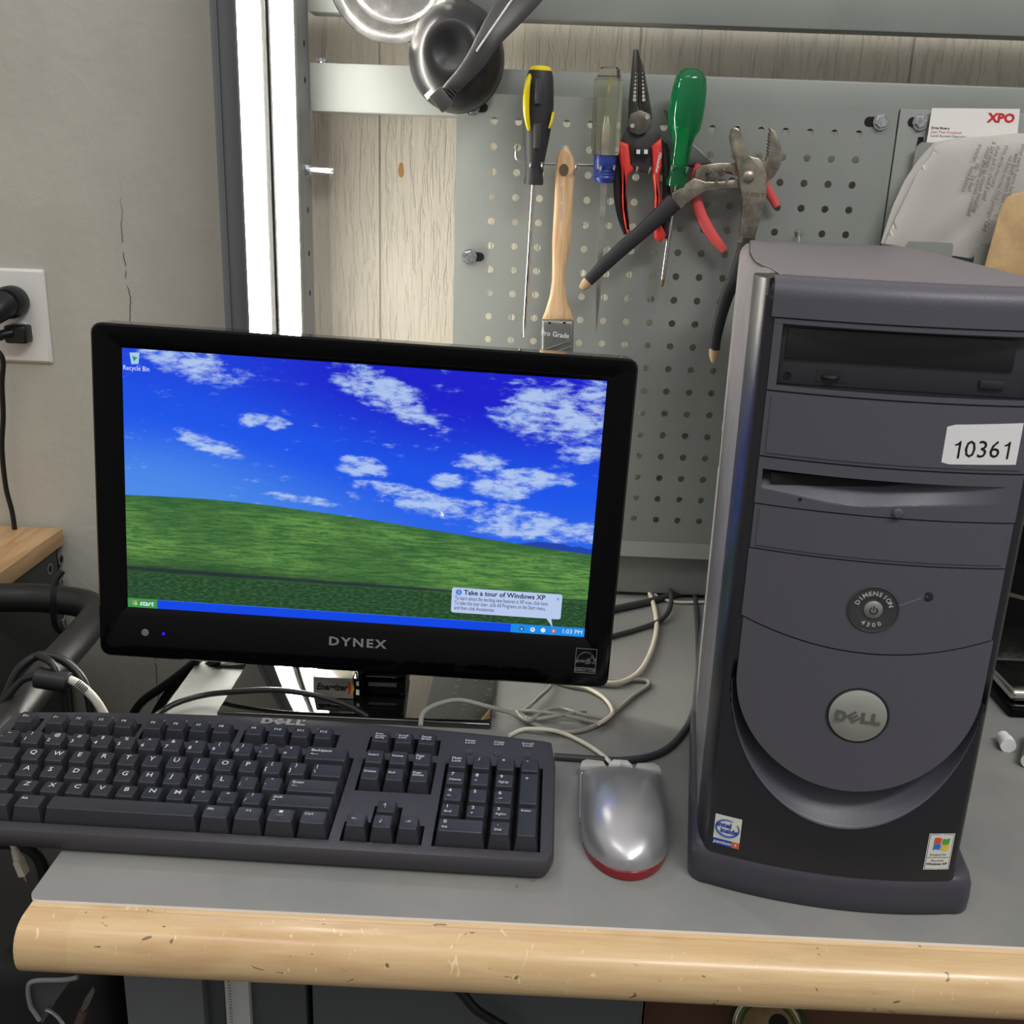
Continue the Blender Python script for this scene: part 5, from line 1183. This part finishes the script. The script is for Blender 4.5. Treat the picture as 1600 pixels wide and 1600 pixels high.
# ------------------------------------------------------------------ ear muffs and steel dish
em = thing('ear_muffs', 'black ear muffs hanging on the upper rail below the steel dish', 'ear muffs', tuple(pix(715, 95, 1.09)))
M_EAR = mat('black_shell', (30, 30, 31), 0.34, coat=0.1)
c1 = pix(715, 92, 1.128); dirc = Vector((-0.10, -1, 0.10)).normalized()
b = NB(); lathe(b, [(0.0455, -0.004), (0.0475, 0.004), (0.0478, 0.012), (0.045, 0.022), (0.038, 0.032), (0.028, 0.040), (0.022, 0.0425), (0.016, 0.0405), (0.007, 0.0375), (0, 0.0365)], axis(c1, dirc), 40, sy=1.1); keepw(obj('ear_cup', b, M_EAR, smooth=60), em)
b = NB(); lathe(b, [(0.032, -0.014), (0.043, -0.012), (0.047, -0.006), (0.046, 0.0)], axis(c1, dirc), 40, sy=1.1); keepw(obj('ear_cushion', b, M_RUBBER, smooth=60), em)
c2 = pix(700, 62, 1.150)
b = NB(); lathe(b, [(0.018, 0.0), (0.030, 0.002), (0.038, -0.002), (0.041, -0.008), (0.040, -0.014)], axis(c2, (-0.25, -1, 0.25)), 36, sy=1.15); lathe(b, [(0.0405, -0.008), (0.043, -0.010), (0.0425, -0.016), (0.036, -0.020)], axis(c2, (-0.25, -1, 0.25)), 36, sy=1.15); lathe(b, [(0, -0.006), (0.03, -0.004)], axis(c2, (-0.25, -1, 0.25)), 36, sy=1.15); keepw(obj('ear_cup', b, M_EAR, smooth=60), em)
bp = [(688, 160, 1.080), (702, 141, 1.074), (724, 118, 1.068), (745, 92, 1.066), (764, 60, 1.068), (790, 25, 1.078), (822, -12, 1.095), (850, -45, 1.12)]
b = NB(); pts = crom([pix(*p) for p in bp], 5); rr = crom1([0.0062, 0.0070, 0.0080, 0.0098, 0.0115, 0.0150, 0.0165, 0.0165], 5); tube(b, pts, rr, 12, flat=0.28, flatdir=(0.1, 1, 0.1)); keepw(obj('headband', b, mat('band_plastic', (62, 62, 62), 0.4), smooth=60), em)
b = NB(); pts = [pix(u, v, Y) for u, v, Y in ((745, 80, 1.0615), (764, 52, 1.064), (790, 14, 1.074), (808, -12, 1.085))]; tube(b, crom(pts, 4), 0.0011, 6); keepw(obj('band_seam', b, mat('pale_seam', (190, 190, 186), 0.4)), em)
b = NB()
for k in range(7):
    f = k/6; p = pix(699+f*22, 152-f*24, 1.0715); box(b, -0.0052, 0.0052, -0.0008, 0.0008, -0.001, 0.0012, 0.0003, M=axis(p, (0, -1, 0.1)) @ Matrix.Rotation(math.radians(-42), 4, 'Z'))
keepw(obj('slider_ridges', b, M_BLACK), em)
b = NB(); box(b, -0.0095, 0.0095, -0.0075, 0.0075, -0.003, 0.004, 0.0012, M=axis(pix(690, 156, 1.073), (0, -1, 0)) @ Matrix.Rotation(math.radians(-48), 4, 'Z')); keepw(obj('slider_clip', b, mat('clip_plastic', (76, 76, 74), 0.4)), em)
b = NB(); box(b, -0.0055, 0.0055, -0.0026, 0.0026, -0.001, 0.0002, M=axis(pix(671, 147, 1.078), (-0.5, -1, -0.25)) @ Matrix.Rotation(math.radians(33), 4, 'Z')); keepw(obj('label_patch', b, M_WHITE), em)
dishc = pix(617, -42, 1.131)
b = NB(); lathe(b, [(0, 0.0), (0.040, 0.0), (0.0455, 0.003), (0.0475, 0.005), (0.0545, 0.016), (0.0580, 0.0185), (0.0645, 0.0195), (0.0655, 0.018), (0.0640, 0.0165), (0.0560, 0.0135), (0.048, 0.002), (0.0455, -0.0012), (0, -0.002)], axis(dishc, (0.0, -1, -0.06)), 64)
ds = obj('steel_dish', b, mat('brushed_dish', (205, 203, 198), 0.22, 1.0, var=0.15, vscale=40), smooth=50); tag(ds, 'round polished steel dish stuck to the top rail at the frame top', 'dish')

# ------------------------------------------------------------------ paper, card, board in the slots
def Z4(u, v, Y): return pix(1200+0.28125*u, 0.28125*v, Y)
card = thing('business_card', 'white business card with red lettering standing in the slotted panel', 'card', tuple(Z4(1100, 700, 1.1475)))
b = NB(); prism(b, [Z4(u, v, 1.1475) for u, v in ((912, 600), (1400, 605), (1375, 860), (870, 860))], (0, 0.0005, 0)); keepw(obj('card', b, mat('card_white', (228, 226, 222), 0.5)), card)
b = NB(); text(b, 'XPO', 0.0120, frame(Z4(1297, 658, 1.1472), (1, 0, 0.01), (0.12, 0, 1)), bold=0.045, mi=0, sx=1.1)
keepw(obj('logo', b, mat('ink_crimson', (196, 30, 44), 0.5), recalc=False), card); b = NB()
for s, v, mi in (('Ernie Rivero', 710, 1), ('Less-Than-Truckload', 732, 2), ('Local Account Executive', 753, 3)):
    text(b, s, 0.0037, frame(Z4(908-(v-710)*0.12, v, 1.1472), (1, 0, 0), (0.12, 0, 1)), align='LEFT', bold=0.012 if mi == 1 else 0, mi=mi)
keepw(obj('lettering', b, [M_PRINT, M_HOLE, mat('ink_rose', (190, 90, 96), 0.5), mat('ink_grey', (90, 90, 92), 0.5)], recalc=False), card)
def sheet(name, left, bottom, right, top, Y, m, bulge=0.006, n=14, seed=0):
    """Coons patch between four pixel polylines in crop coordinates"""
    def at(pl, t):
        t = t*(len(pl)-1); i = min(int(t), len(pl)-2); f = t-i; return (pl[i][0]+(pl[i+1][0]-pl[i][0])*f, pl[i][1]+(pl[i+1][1]-pl[i][1])*f)
    b = NB(); G = []
    for i in range(n+1):
        s = i/n; rowv = []
        for j in range(n+1):
            t = j/n; L_, R_, T_, B_ = at(left, t), at(right, t), at(top, s), at(bottom, s)
            c = [(1-s)*L_[k]+s*R_[k]+(1-t)*T_[k]+t*B_[k]-((1-s)*(1-t)*left[0][k]+s*(1-t)*right[0][k]+(1-s)*t*left[-1][k]+s*t*right[-1][k]) for k in (0, 1)]
            y = Y - bulge*math.sin(PI*s)*math.sin(PI*t) - 0.0015*math.sin(9*s+seed)*math.sin(7*t+1) - 0.0009*math.sin(21*s*t+seed)
            rowv.append(b.verts.new(Z4(c[0], c[1], y)))
        G.append(rowv)
    for i in range(n):
        for j in range(n): b.faces.new((G[i][j], G[i+1][j], G[i+1][j+1], G[i][j+1]))
    r = bmesh.ops.solidify(b, geom=b.faces[:], thickness=0.0008)
    return obj(name, b, m, smooth=60)
pa = thing('note_paper', 'curled sheet of notepaper with handwriting in the slotted panel', 'paper', tuple(Z4(1000, 1000, 1.13)))
M_PAPER = mat('note_paper', (236, 233, 228), 0.6)
sh = sheet('front_sheet', [(940, 800), (900, 870), (830, 960), (770, 1090), (700, 1230), (650, 1352)], [(650, 1352), (900, 1400), (1130, 1436)], [(1760, 760), (1700, 1000), (1620, 1300), (1500, 1560)], [(940, 800), (1150, 762), (1400, 738), (1760, 760)], 1.128, M_PAPER, 0.004)
sh.data.materials[0] = M_PAPER; keepw(sh, pa)
sh = sheet('back_sheet', [(925, 790), (840, 880), (760, 1000), (690, 1150), (626, 1352)], [(626, 1352), (800, 1390), (1000, 1420)], [(1300, 760), (1200, 1000), (1100, 1200), (1000, 1420)], [(925, 790), (1050, 766), (1150, 758), (1300, 760)], 1.133, mat('rear_paper', (240, 238, 234), 0.6), 0.001, seed=2); keepw(sh, pa)
b = NB()
for s, (u, v), sz_, ang in (('transfer   hold button', (1182, 800), 0.0068, -12), ('file    Ex flash', (1165, 905), 0.0066, -8), ('6 Set image as reason Installing', (1258, 785), 0.0070, -7), ('install add (file) activate command', (1228, 815), 0.0062, -8), ('show but to check if send', (1282, 808), 0.0064, -6), ('then write memory', (1330, 806), 0.0066, -11),
                        ('no boot normal Flash package? Card', (1352, 865), 0.0064, -11), ('wait boot system flash config?', (1385, 850), 0.0068, -7), ('enter switch game here', (1422, 800), 0.0066, -6)):
    a = math.radians(-90+ang); ex = (math.cos(a), 0, math.sin(a)); ey = (-math.sin(a), 0, math.cos(a))
    text(b, s, sz_, frame(Z4(u, v, 1.1205), ex, ey), align='LEFT', shear=0.3, sx=0.8)
keepw(obj('handwriting', b, mat('pencil_ink', (84, 82, 84), 0.6), recalc=False), pa)
b = NB(); ol = [(1190, 1580), (1212, 1500), (1258, 1330), (1298, 1185), (1330, 1110), (1372, 1076), (1430, 1064), (1560, 1060), (1620, 1640), (1400, 1640)]
prism(b, [Z4(u, v, 1.092) for u, v in ol], (0, 0.007, 0), bev=0.0012); tag(obj('fibreboard_sheet', b, mat('tan_fibreboard', (186, 156, 112), 0.6, var=0.12, vscale=60, grain=0.3, gscale=500)), 'tan board with a rounded corner leaning at the right edge behind the tower', 'board')
# ------------------------------------------------------------------ wall outlet with plugs, left side
ot = thing('wall_outlet', 'white double wall outlet plate on the grey wall at far left', 'outlet', (-0.636, 1.27, 0.2945))
b = NB()
A_ = []
for w_, h_, y in ((0.0355, 0.0572, 1.2698), (0.0355, 0.0572, 1.2670), (0.0325, 0.0542, 1.2635), (0.0325, 0.0542, 1.2635)):
    A_.append([b.verts.new((-0.636+x, y, 0.2945+z)) for x, z in rrect(-w_, w_, -h_, h_, 0.002, 3)])
for i in range(2):
    for k in range(len(A_[0])): k2 = (k+1) % len(A_[0]); b.faces.new((A_[i][k], A_[i][k2], A_[i+1][k2], A_[i+1][k]))
b.faces.new(A_[2]); keepw(obj('cover_plate', b, M_WHITE), ot)
for dz in (0.0195, -0.0195):
    b = NB(); lathe(b, [(0.0165, 0), (0.0165, 0.0014), (0.0155, 0.0022), (0, 0.0022)], axis((-0.636, 1.2635, 0.2945+dz), (0, -1, 0)), 28, sy=0.86); keepw(obj('socket', b, M_WHITE), ot)
b = NB(); lathe(b, [(0.003, 0), (0.0025, 0.001), (0, 0.0012)], axis((-0.636, 1.2635, 0.2945), (0, -1, 0)), 12); keepw(obj('screw', b, M_WHITE), ot)
b = NB(); c_ = Vector((-0.637, 1.2612, 0.313)); lathe(b, [(0.0185, 0), (0.0195, 0.004), (0.0195, 0.016), (0.017, 0.022), (0, 0.022)], axis(c_, (0, -1, 0)), 28); tube(b, crom([c_+Vector((0, -0.018, 0)), c_+Vector((-0.008, -0.036, -0.010)), c_+Vector((-0.030, -0.05, -0.026)), c_+Vector((-0.055, -0.055, -0.034))], 5), [0.0165-0.0005*i for i in range(16)], 14)
tag(obj('power_plug', b, M_BLACK, smooth=50), 'round black power plug in the upper socket', 'plug')
b = NB(); c_ = Vector((-0.632, 1.2612, 0.275)); box(b, c_.x-0.0135, c_.x+0.0135, c_.y-0.020, c_.y, c_.z-0.011, c_.z+0.011, 0.003, 2)
tube(b, crom([c_+Vector((-0.004, -0.016, 0.002)), c_+Vector((-0.018, -0.024, -0.002)), c_+Vector((-0.028, -0.024, -0.012)), pix(4, 560, 1.24), pix(3, 600, 1.245), pix(5, 650, 1.25), pix(3, 700, 1.25), pix(9, 760, 1.25), pix(19, 800, 1.25), pix(24, 835, 1.25)], 6), [0.0062]*7+[0.005]*6+[0.0032]*42, 10)
tag(obj('mains_cable', b, M_BCABLE, smooth=50), 'black power cord with flat plug hanging down from the lower socket', 'cord')
# ------------------------------------------------------------------ side table at the far left
stb = thing('side_table', 'side table with light wooden top and dark steel side at the far left', 'table', (-0.8, 1.0, -0.95))
def m_birch():
    m = bpy.data.materials.new('birch_top'); m.use_nodes = True; t = NT(m); b = t.bsdf(); v = t.coord()
    g = t.noise(t.scalev(v, (40, 5, 40)), 2, 4, 0.6, 0.4); t.con(t.mix(t.ss(g, 0.35, 0.7), s2l((214, 176, 128)), s2l((190, 148, 100))), b.inputs['Base Color']); b.inputs['Roughness'].default_value = 0.4; return m
b = NB(); box(b, -1.25, -0.6075, 0.55, 1.262, -0.001, 0.021, 0.0008); keepw(obj('table_top', b, m_birch()), stb)
b = NB(); box(b, -0.6165, -0.6145, 0.58, 1.255, -0.30, -0.0015); box(b, -1.2, -0.6145, 1.253, 1.255, -0.30, -0.0015); keepw(obj('side_panel', b, mat('dark_side', (62, 64, 65), 0.5, 0.2)), stb)
b = NB(); box(b, -0.66, -0.62, 0.60, 0.64, -0.945, -0.0015); box(b, -0.66, -0.62, 1.20, 1.24, -0.945, -0.0015); keepw(obj('leg', b, M_STEEL_DK), stb)
for (u, v, s) in ((78, 889, 0), (95, 874, 0), (96, 908, 1), (101, 971, 1)):
    d_ = pix(u, v, 1); p = CAM+(d_-CAM)*((-0.6142-CAM.x)/(d_.x-CAM.x)); b = NB()
    if s: hexbolt(b, p, (1, 0, 0), 0.0065, 0.004)
    else: lathe(b, [(0.0075, 0), (0.0075, 0.0006), (0.005, 0.0006)], axis(p, (1, 0, 0)), 20)
    keepw(obj('bolt' if s else 'grommet', b, M_BOLT if s else mat('grommet_metal', (150, 152, 150), 0.4, 0.7)), stb)
    if not s:
        b = NB(); lathe(b, [(0.005, 0), (0.005, 0.0004), (0, 0.0004)], axis(p, (1, 0, 0)), 16); keepw(obj('hole', b, M_HOLE), stb)
# curved black tube frame between table and bench
b = NB(); tube(b, crom([(-0.6140, 1.075, 0.0), (-0.585, 1.078, 0.0), (-0.55, 1.08, 0.0), (-0.50, 1.070, 0.0), (-0.475, 1.045, 0.0), (-0.468, 1.00, 0.0), (-0.466, 0.90, -0.004), (-0.462, 0.80, -0.012), (-0.458, 0.68, -0.02), (-0.455, 0.55, -0.03)], 6), 0.0165, 20)
hl = tag(obj('tubular_handle', b, mat('black_tube', (28, 29, 30), 0.42), smooth=60), 'thick black tubular frame curving between the side table and the bench', 'handle')
b = NB(); tube(b, crom([pix(98, 892, 1.04), pix(86, 910, 1.035), pix(83, 940, 1.03), pix(86, 975, 1.035), pix(95, 987, 1.04)], 5), 0.0035, 8); tag(obj('cable_tie', b, M_BCABLE), 'thin black strap curved round the tubular frame', 'strap')
# cable bundle slung over it
def pc(l, r, nm, label, m=M_BCABLE, n=6): 
    b = NB(); tube(b, crom([pix(*p) for p in l], n), r, 10); return tag(obj(nm, b, m, smooth=80), label, 'cable')
pc([(-20, 1140, 0.83), (10, 1085, 0.84), (30, 1045, 0.85), (62, 1024, 0.86), (95, 1030, 0.86), (122, 1052, 0.855), (138, 1085, 0.85), (144, 1130, 0.845), (140, 1180, 0.84)], 0.0042, 'looped_cable', 'thick black cable looped in an arch over the tubular frame')
pc([(58, 1024, 0.855), (80, 1035, 0.845), (92, 1060, 0.84), (102, 1090, 0.84), (108, 1150, 0.84)], 0.0036, 'looped_cable', 'black cable falling inside the arched cable loop')
pc([(-10, 1120, 0.83), (15, 1085, 0.835), (35, 1063, 0.84), (58, 1056, 0.84)], 0.0034, 'looped_cable', 'black cable entering the cylindrical ferrite from the left')
fc = thing('ferrite_cable', 'cable with black cylindrical ferrite and white barcode label', 'cable', tuple(pix(82, 1063, 0.84)))
b = NB(); p0_, p1_ = pix(56, 1058, 0.84), pix(109, 1067, 0.84); tube(b, [p0_, p0_.lerp(p1_, 0.04), p0_.lerp(p1_, 0.96), p1_], [0.0075, 0.0098, 0.0098, 0.0075], 18); keepw(obj('ferrite', b, M_BLACK, smooth=40), fc)
b = NB(); pts = crom([pix(u, v, 0.84) for u, v in ((108, 1062), (118, 1066), (132, 1076), (146, 1090), (156, 1104), (166, 1122))], 4); tube(b, pts, 0.0040, 12); keepw(obj('wrapped_label', b, mat('crumpled_white', (186, 184, 176), 0.5, grain=1.0, gscale=350), smooth=60), fc)
b = NB()
for k in range(6):
    p = pix(121+k*2.6, 1067+k*2.2, 0.8358); box(b, -0.0005, 0.0004, -0.003, 0.003, -0.0003, 0.0003, M=axis(p, (0, -1, 0.4)) @ Matrix.Rotation(-0.7, 4, 'Z'))
keepw(obj('barcode', b, M_HOLE), fc)
# white plug hanging beside the bench
up_ = thing('charger_plug', 'small white connector plug dangling on its cable left of the bench', 'plug', tuple(pix(33, 1340, 0.66)))
M_WPL = mat('ivory_plug', (206, 200, 186), 0.4)
b = NB(); tube(b, crom([pix(8, 1290, 0.66), pix(14, 1305, 0.66), pix(22, 1325, 0.66), pix(28, 1342, 0.66)], 4), [0.0022]*9+[0.003, 0.0032, 0.0034, 0.0036], 10); keepw(obj('cable', b, M_WPL, smooth=60), up_)
b = NB(); a0 = pix(28, 1342, 0.66); a1 = pix(38, 1366, 0.66); box(b, -0.0042, 0.0042, -0.0028, 0.0028, 0, (a1-a0).length, 0.001, M=axis(a0, a1-a0)); keepw(obj('plug_body', b, M_WPL), up_)
b = NB(); a2 = pix(42, 1376, 0.66); box(b, -0.0012, 0.0012, -0.0008, 0.0008, 0, (a2-a1).length, M=axis(a1, a2-a1)); keepw(obj('plug_tip', b, M_BOLT), up_)
b = NB(); tube(b, crom([pix(-30, 1318, 0.69), pix(20, 1318, 0.69), pix(52, 1330, 0.69), pix(68, 1360, 0.69), pix(66, 1400, 0.69), pix(50, 1440, 0.69), pix(30, 1480, 0.69)], 6), 0.0048, 10); tag(obj('bag_strap', b, mat('black_webbing', (18, 18, 19), 0.7), smooth=70), 'wide black loop hanging in the dark gap left of the bench', 'strap')
# ------------------------------------------------------------------ under the bench
M_DK = mat('dark_slate_paint', (70, 73, 75), 0.5, var=0.05); M_DK2 = mat('drawer_paint', (96, 99, 102), 0.5, var=0.05)
def panel_px(u0, u1, Y, m, nm, label, cat, dep=0.4, z0=-0.9, ztop=-0.0445):
    x0, x1 = pix(u0, 1570, Y).x, pix(u1, 1570, Y).x; b = NB(); box(b, x0, x1, Y, Y+dep, z0, ztop, 0.001); return tag(obj(nm, b, m), label, cat)
pt = thing('drawer_cabinet', 'grey steel drawer cabinet under the left half of the bench', 'cabinet', (-0.2, 0.70, -0.94))
def pp(u0, u1, Y, m, nm, dep): 
    x0, x1 = pix(u0, 1570, Y).x, pix(u1, 1570, Y).x; b = NB(); box(b, x0, x1, Y, Y+dep, -0.90, -0.0445, 0.0008); return keepw(obj(nm, b, m), pt)
pp(197, 318, 0.615, M_DK2, 'side_panel', 0.4); pp(318, 352, 0.625, M_DK, 'side_panel', 0.39)
wd = panel_px(352, 390, 0.612, mat('pale_strip_paint', (178, 180, 176), 0.5), 'strip_panel', 'narrow pale vertical strip under the bench behind the bead chain', 'panel', 0.02)
ch = NB(); x_, y_ = pix(360, 1570, 0.607).x, 0.607
for k in range(60): lathe(ch, [(0, -0.0011), (0.0008, -0.0008), (0.0011, 0), (0.0008, 0.0008), (0, 0.0011)], Matrix.Translation((x_, y_, -0.055-k*0.0026)), 8)
tag(obj('bead_chain', ch, M_BOLT), 'thin metal bead chain hanging under the bench edge', 'chain')
dc = thing('filing_cabinet', 'dark blue-grey cabinet with a black door gap under the bench middle', 'cabinet', (0.0, 0.80, -0.94))
def pp2(u0, u1, Y, m, nm, dep): 
    x0, x1 = pix(u0, 1570, Y).x, pix(u1, 1570, Y).x; b = NB(); box(b, x0, x1, Y, Y+dep, -0.90, -0.0445, 0.0015); return keepw(obj(nm, b, m), dc)
pp2(390, 479, 0.618, M_DK, 'door', 0.02); pp2(488, 1003, 0.618, mat('door_slate', (76, 80, 83), 0.5), 'door', 0.02); pp2(392, 1001, 0.642, M_HOLE, 'carcass', 0.42)
pc([(700, 1530, 0.60), (722, 1552, 0.60), (745, 1578, 0.60), (780, 1600, 0.605), (820, 1625, 0.60)], 0.0035, 'under_bench_cable', 'black cable running down across the dark cabinet doors')
b = NB(); x0, x1 = pix(1006, 1590, 0.66).x, 0.60; box(b, x0, x1, 0.66, 0.67, -0.9, -0.0445); tag(obj('cardboard_box', b, mat('brown_board', (92, 62, 44), 0.7)), 'brown board standing behind the drink can under the bench', 'board')
can = thing('drink_can', 'silver and green drink can lying under the bench at the bottom edge', 'can', tuple(pix(1203, 1604, 0.60)))
Mc = axis(pix(1200, 1610, 0.585), (-0.25, -0.55, 0.8))
b = NB(); lathe(b, [(0.018, 0.001), (0.0225, -0.001), (0.024, 0.001), (0.0245, 0.0), (0.0250, -0.004), (0.030, -0.016), (0.031, -0.03), (0.031, -0.08), (0, -0.08)], Mc, 32); keepw(obj('can_body', b, [mat('green_can', (84, 130, 70), 0.3, 0.6)], smooth=50), can)
b = NB(); lathe(b, [(0, 0.0005), (0.018, 0.0005), (0.0225, -0.0005), (0.0245, 0.002), (0.0252, 0.0005), (0.0250, -0.003)], Mc, 32); keepw(obj('can_lid', b, M_CHROME), can)
b = NB(); lathe(b, [(0.007, 0.0008), (0.007, 0.0012), (0, 0.0012)], Mc @ Matrix.Translation((0.006, 0.006, 0)), 16); keepw(obj('can_opening', b, M_HOLE), can)
# hook bracket at the lower left, with a knife and a pen
bk = thing('steel_bracket', 'grey steel bracket with rounded corner under the bench left end', 'bracket', tuple(pix(60, 1530, 0.60)))
b = NB(); tube(b, crom([pix(u, v, 0.60) for u, v in ((122, 1527), (100, 1531), (60, 1532), (46, 1537), (44, 1552), (48, 1572), (54, 1582), (62, 1594))], 5), 0.0017, 8); keepw(obj('rim', b, mat('pale_rim', (130, 132, 130), 0.45)), bk)
b = NB(); prism(b, [pix(u, v, 0.603) for u, v in ((112, 1530), (50, 1535), (46, 1552), (54, 1580), (66, 1600), (90, 1560))], (0, 0.003, 0)); keepw(obj('plate', b, M_STEEL_DK), bk)
kn = thing('knife', 'small knife with dull blade and reddish handle standing under the bench left end', 'knife', tuple(pix(131, 1578, 0.61)))
b = NB(); prism(b, [pix(u, v, 0.61) for u, v in ((146, 1541), (148, 1549), (138, 1572), (128, 1584), (126, 1576), (134, 1558))], (0, 0.001, 0)); keepw(obj('blade', b, mat('dull_blade', (110, 108, 104), 0.4, 0.5)), kn)
b = NB(); tube(b, [pix(131, 1578, 0.612), pix(118, 1615, 0.612)], 0.0035, 10); keepw(obj('handle', b, mat('reddish_handle', (86, 66, 62), 0.5)), kn)
b = NB(); tube(b, crom([pix(72, 1577, 0.60), pix(84, 1583, 0.60), pix(96, 1596, 0.60), pix(104, 1612, 0.60)], 4), 0.0016, 8); tag(obj('curved_wire', b, M_BOLT), 'short bright curved wire beside the steel bracket', 'wire')
b = NB(); box(b, -0.60, pix(192, 1570, 0.66).x, 0.64, 1.0, -0.94, -0.12, 0.02, 3); tag(obj('dark_backdrop_box', b, mat('backdrop_black', (16, 16, 17), 0.7)), 'black box added as dark background beneath the left end of the bench', 'backdrop')  # black box added to stand in for the dark shadows down here
# ------------------------------------------------------------------ right edge: glossy device, cap, battery
dv = thing('glossy_device', 'glossy black electronic device with silver lip behind the tower at right', 'device', (0.56, 1.0, 0))
b = NB(); box(b, 0.478, 0.70, 0.975, 1.14, 0.0, 0.255, 0.006, 3); keepw(obj('body', b, M_GLOSS), dv)
b = NB(); box(b, 0.474, 0.70, 0.905, 0.99, 0.012, 0.024, 0.004, 3); keepw(obj('upper_lip', b, M_CHROME), dv)
b = NB(); box(b, 0.470, 0.70, 0.895, 1.0, 0.0, 0.0115, 0.003, 2); keepw(obj('base', b, M_GLOSS), dv)
b = NB(); prism(b, [(0.482, 0.974, 0.10), (0.72, 0.974, 0.045), (0.72, 0.974, 0.041), (0.482, 0.974, 0.096)], (0, 0.002, 0)); box(b, 0.4775, 0.70, 0.9735, 0.976, 0.170, 0.172); keepw(obj('trim_line', b, mat('dim_trim', (96, 90, 76), 0.3, 0.6)), dv)
b = NB(); c_ = pixz(1571, 1158, 0.0068); tube(b, [c_+Vector((0.001, 0.0085, 0)), c_+Vector((0.0005, 0.001, 0)), c_+Vector((0.0005, 0.0005, 0)), c_+Vector((-0.001, -0.0085, 0))], [0.0058, 0.0058, 0.0068, 0.0068], 14); tag(obj('plastic_cap', b, mat('translucent_white', (238, 238, 238), 0.35), smooth=30), 'small translucent white plastic cap on the mat right of the tower', 'cap')
gt = thing('green_tube', 'green battery-like tube lying on the mat at the right frame edge', 'battery', tuple(pixz(1606, 1185, 0.0075)))
b = NB(); c_ = pixz(1609, 1190, 0.0077); tube(b, [c_, c_+Vector((0.025, 0.045, 0))], 0.0075, 18); keepw(obj('sleeve', b, mat('green_sleeve', (14, 92, 62), 0.25)), gt)
b = NB(); lathe(b, [(0.0072, 0), (0.0072, 0.0006), (0.004, 0.0008), (0, 0.0008)], axis(c_+Vector((0, -0.0001, 0)), (-0.55, -1, 0)), 18); keepw(obj('end_disc', b, M_WHITE), gt)

for o in C.objects:
    n = o.name.split('.')[0]
    if o.parent is None and 'label' in o.keys():
        g = {'screwdriver': 'screwdrivers on the wire tool rack', 'black_cable': 'black cables dropping behind the left end of the bench',
             'looped_cable': 'cables looped over the tubular frame'}.get(n)
        if g and not (n == 'looped_cable' and 'pale' in o['label']): o['group'] = g
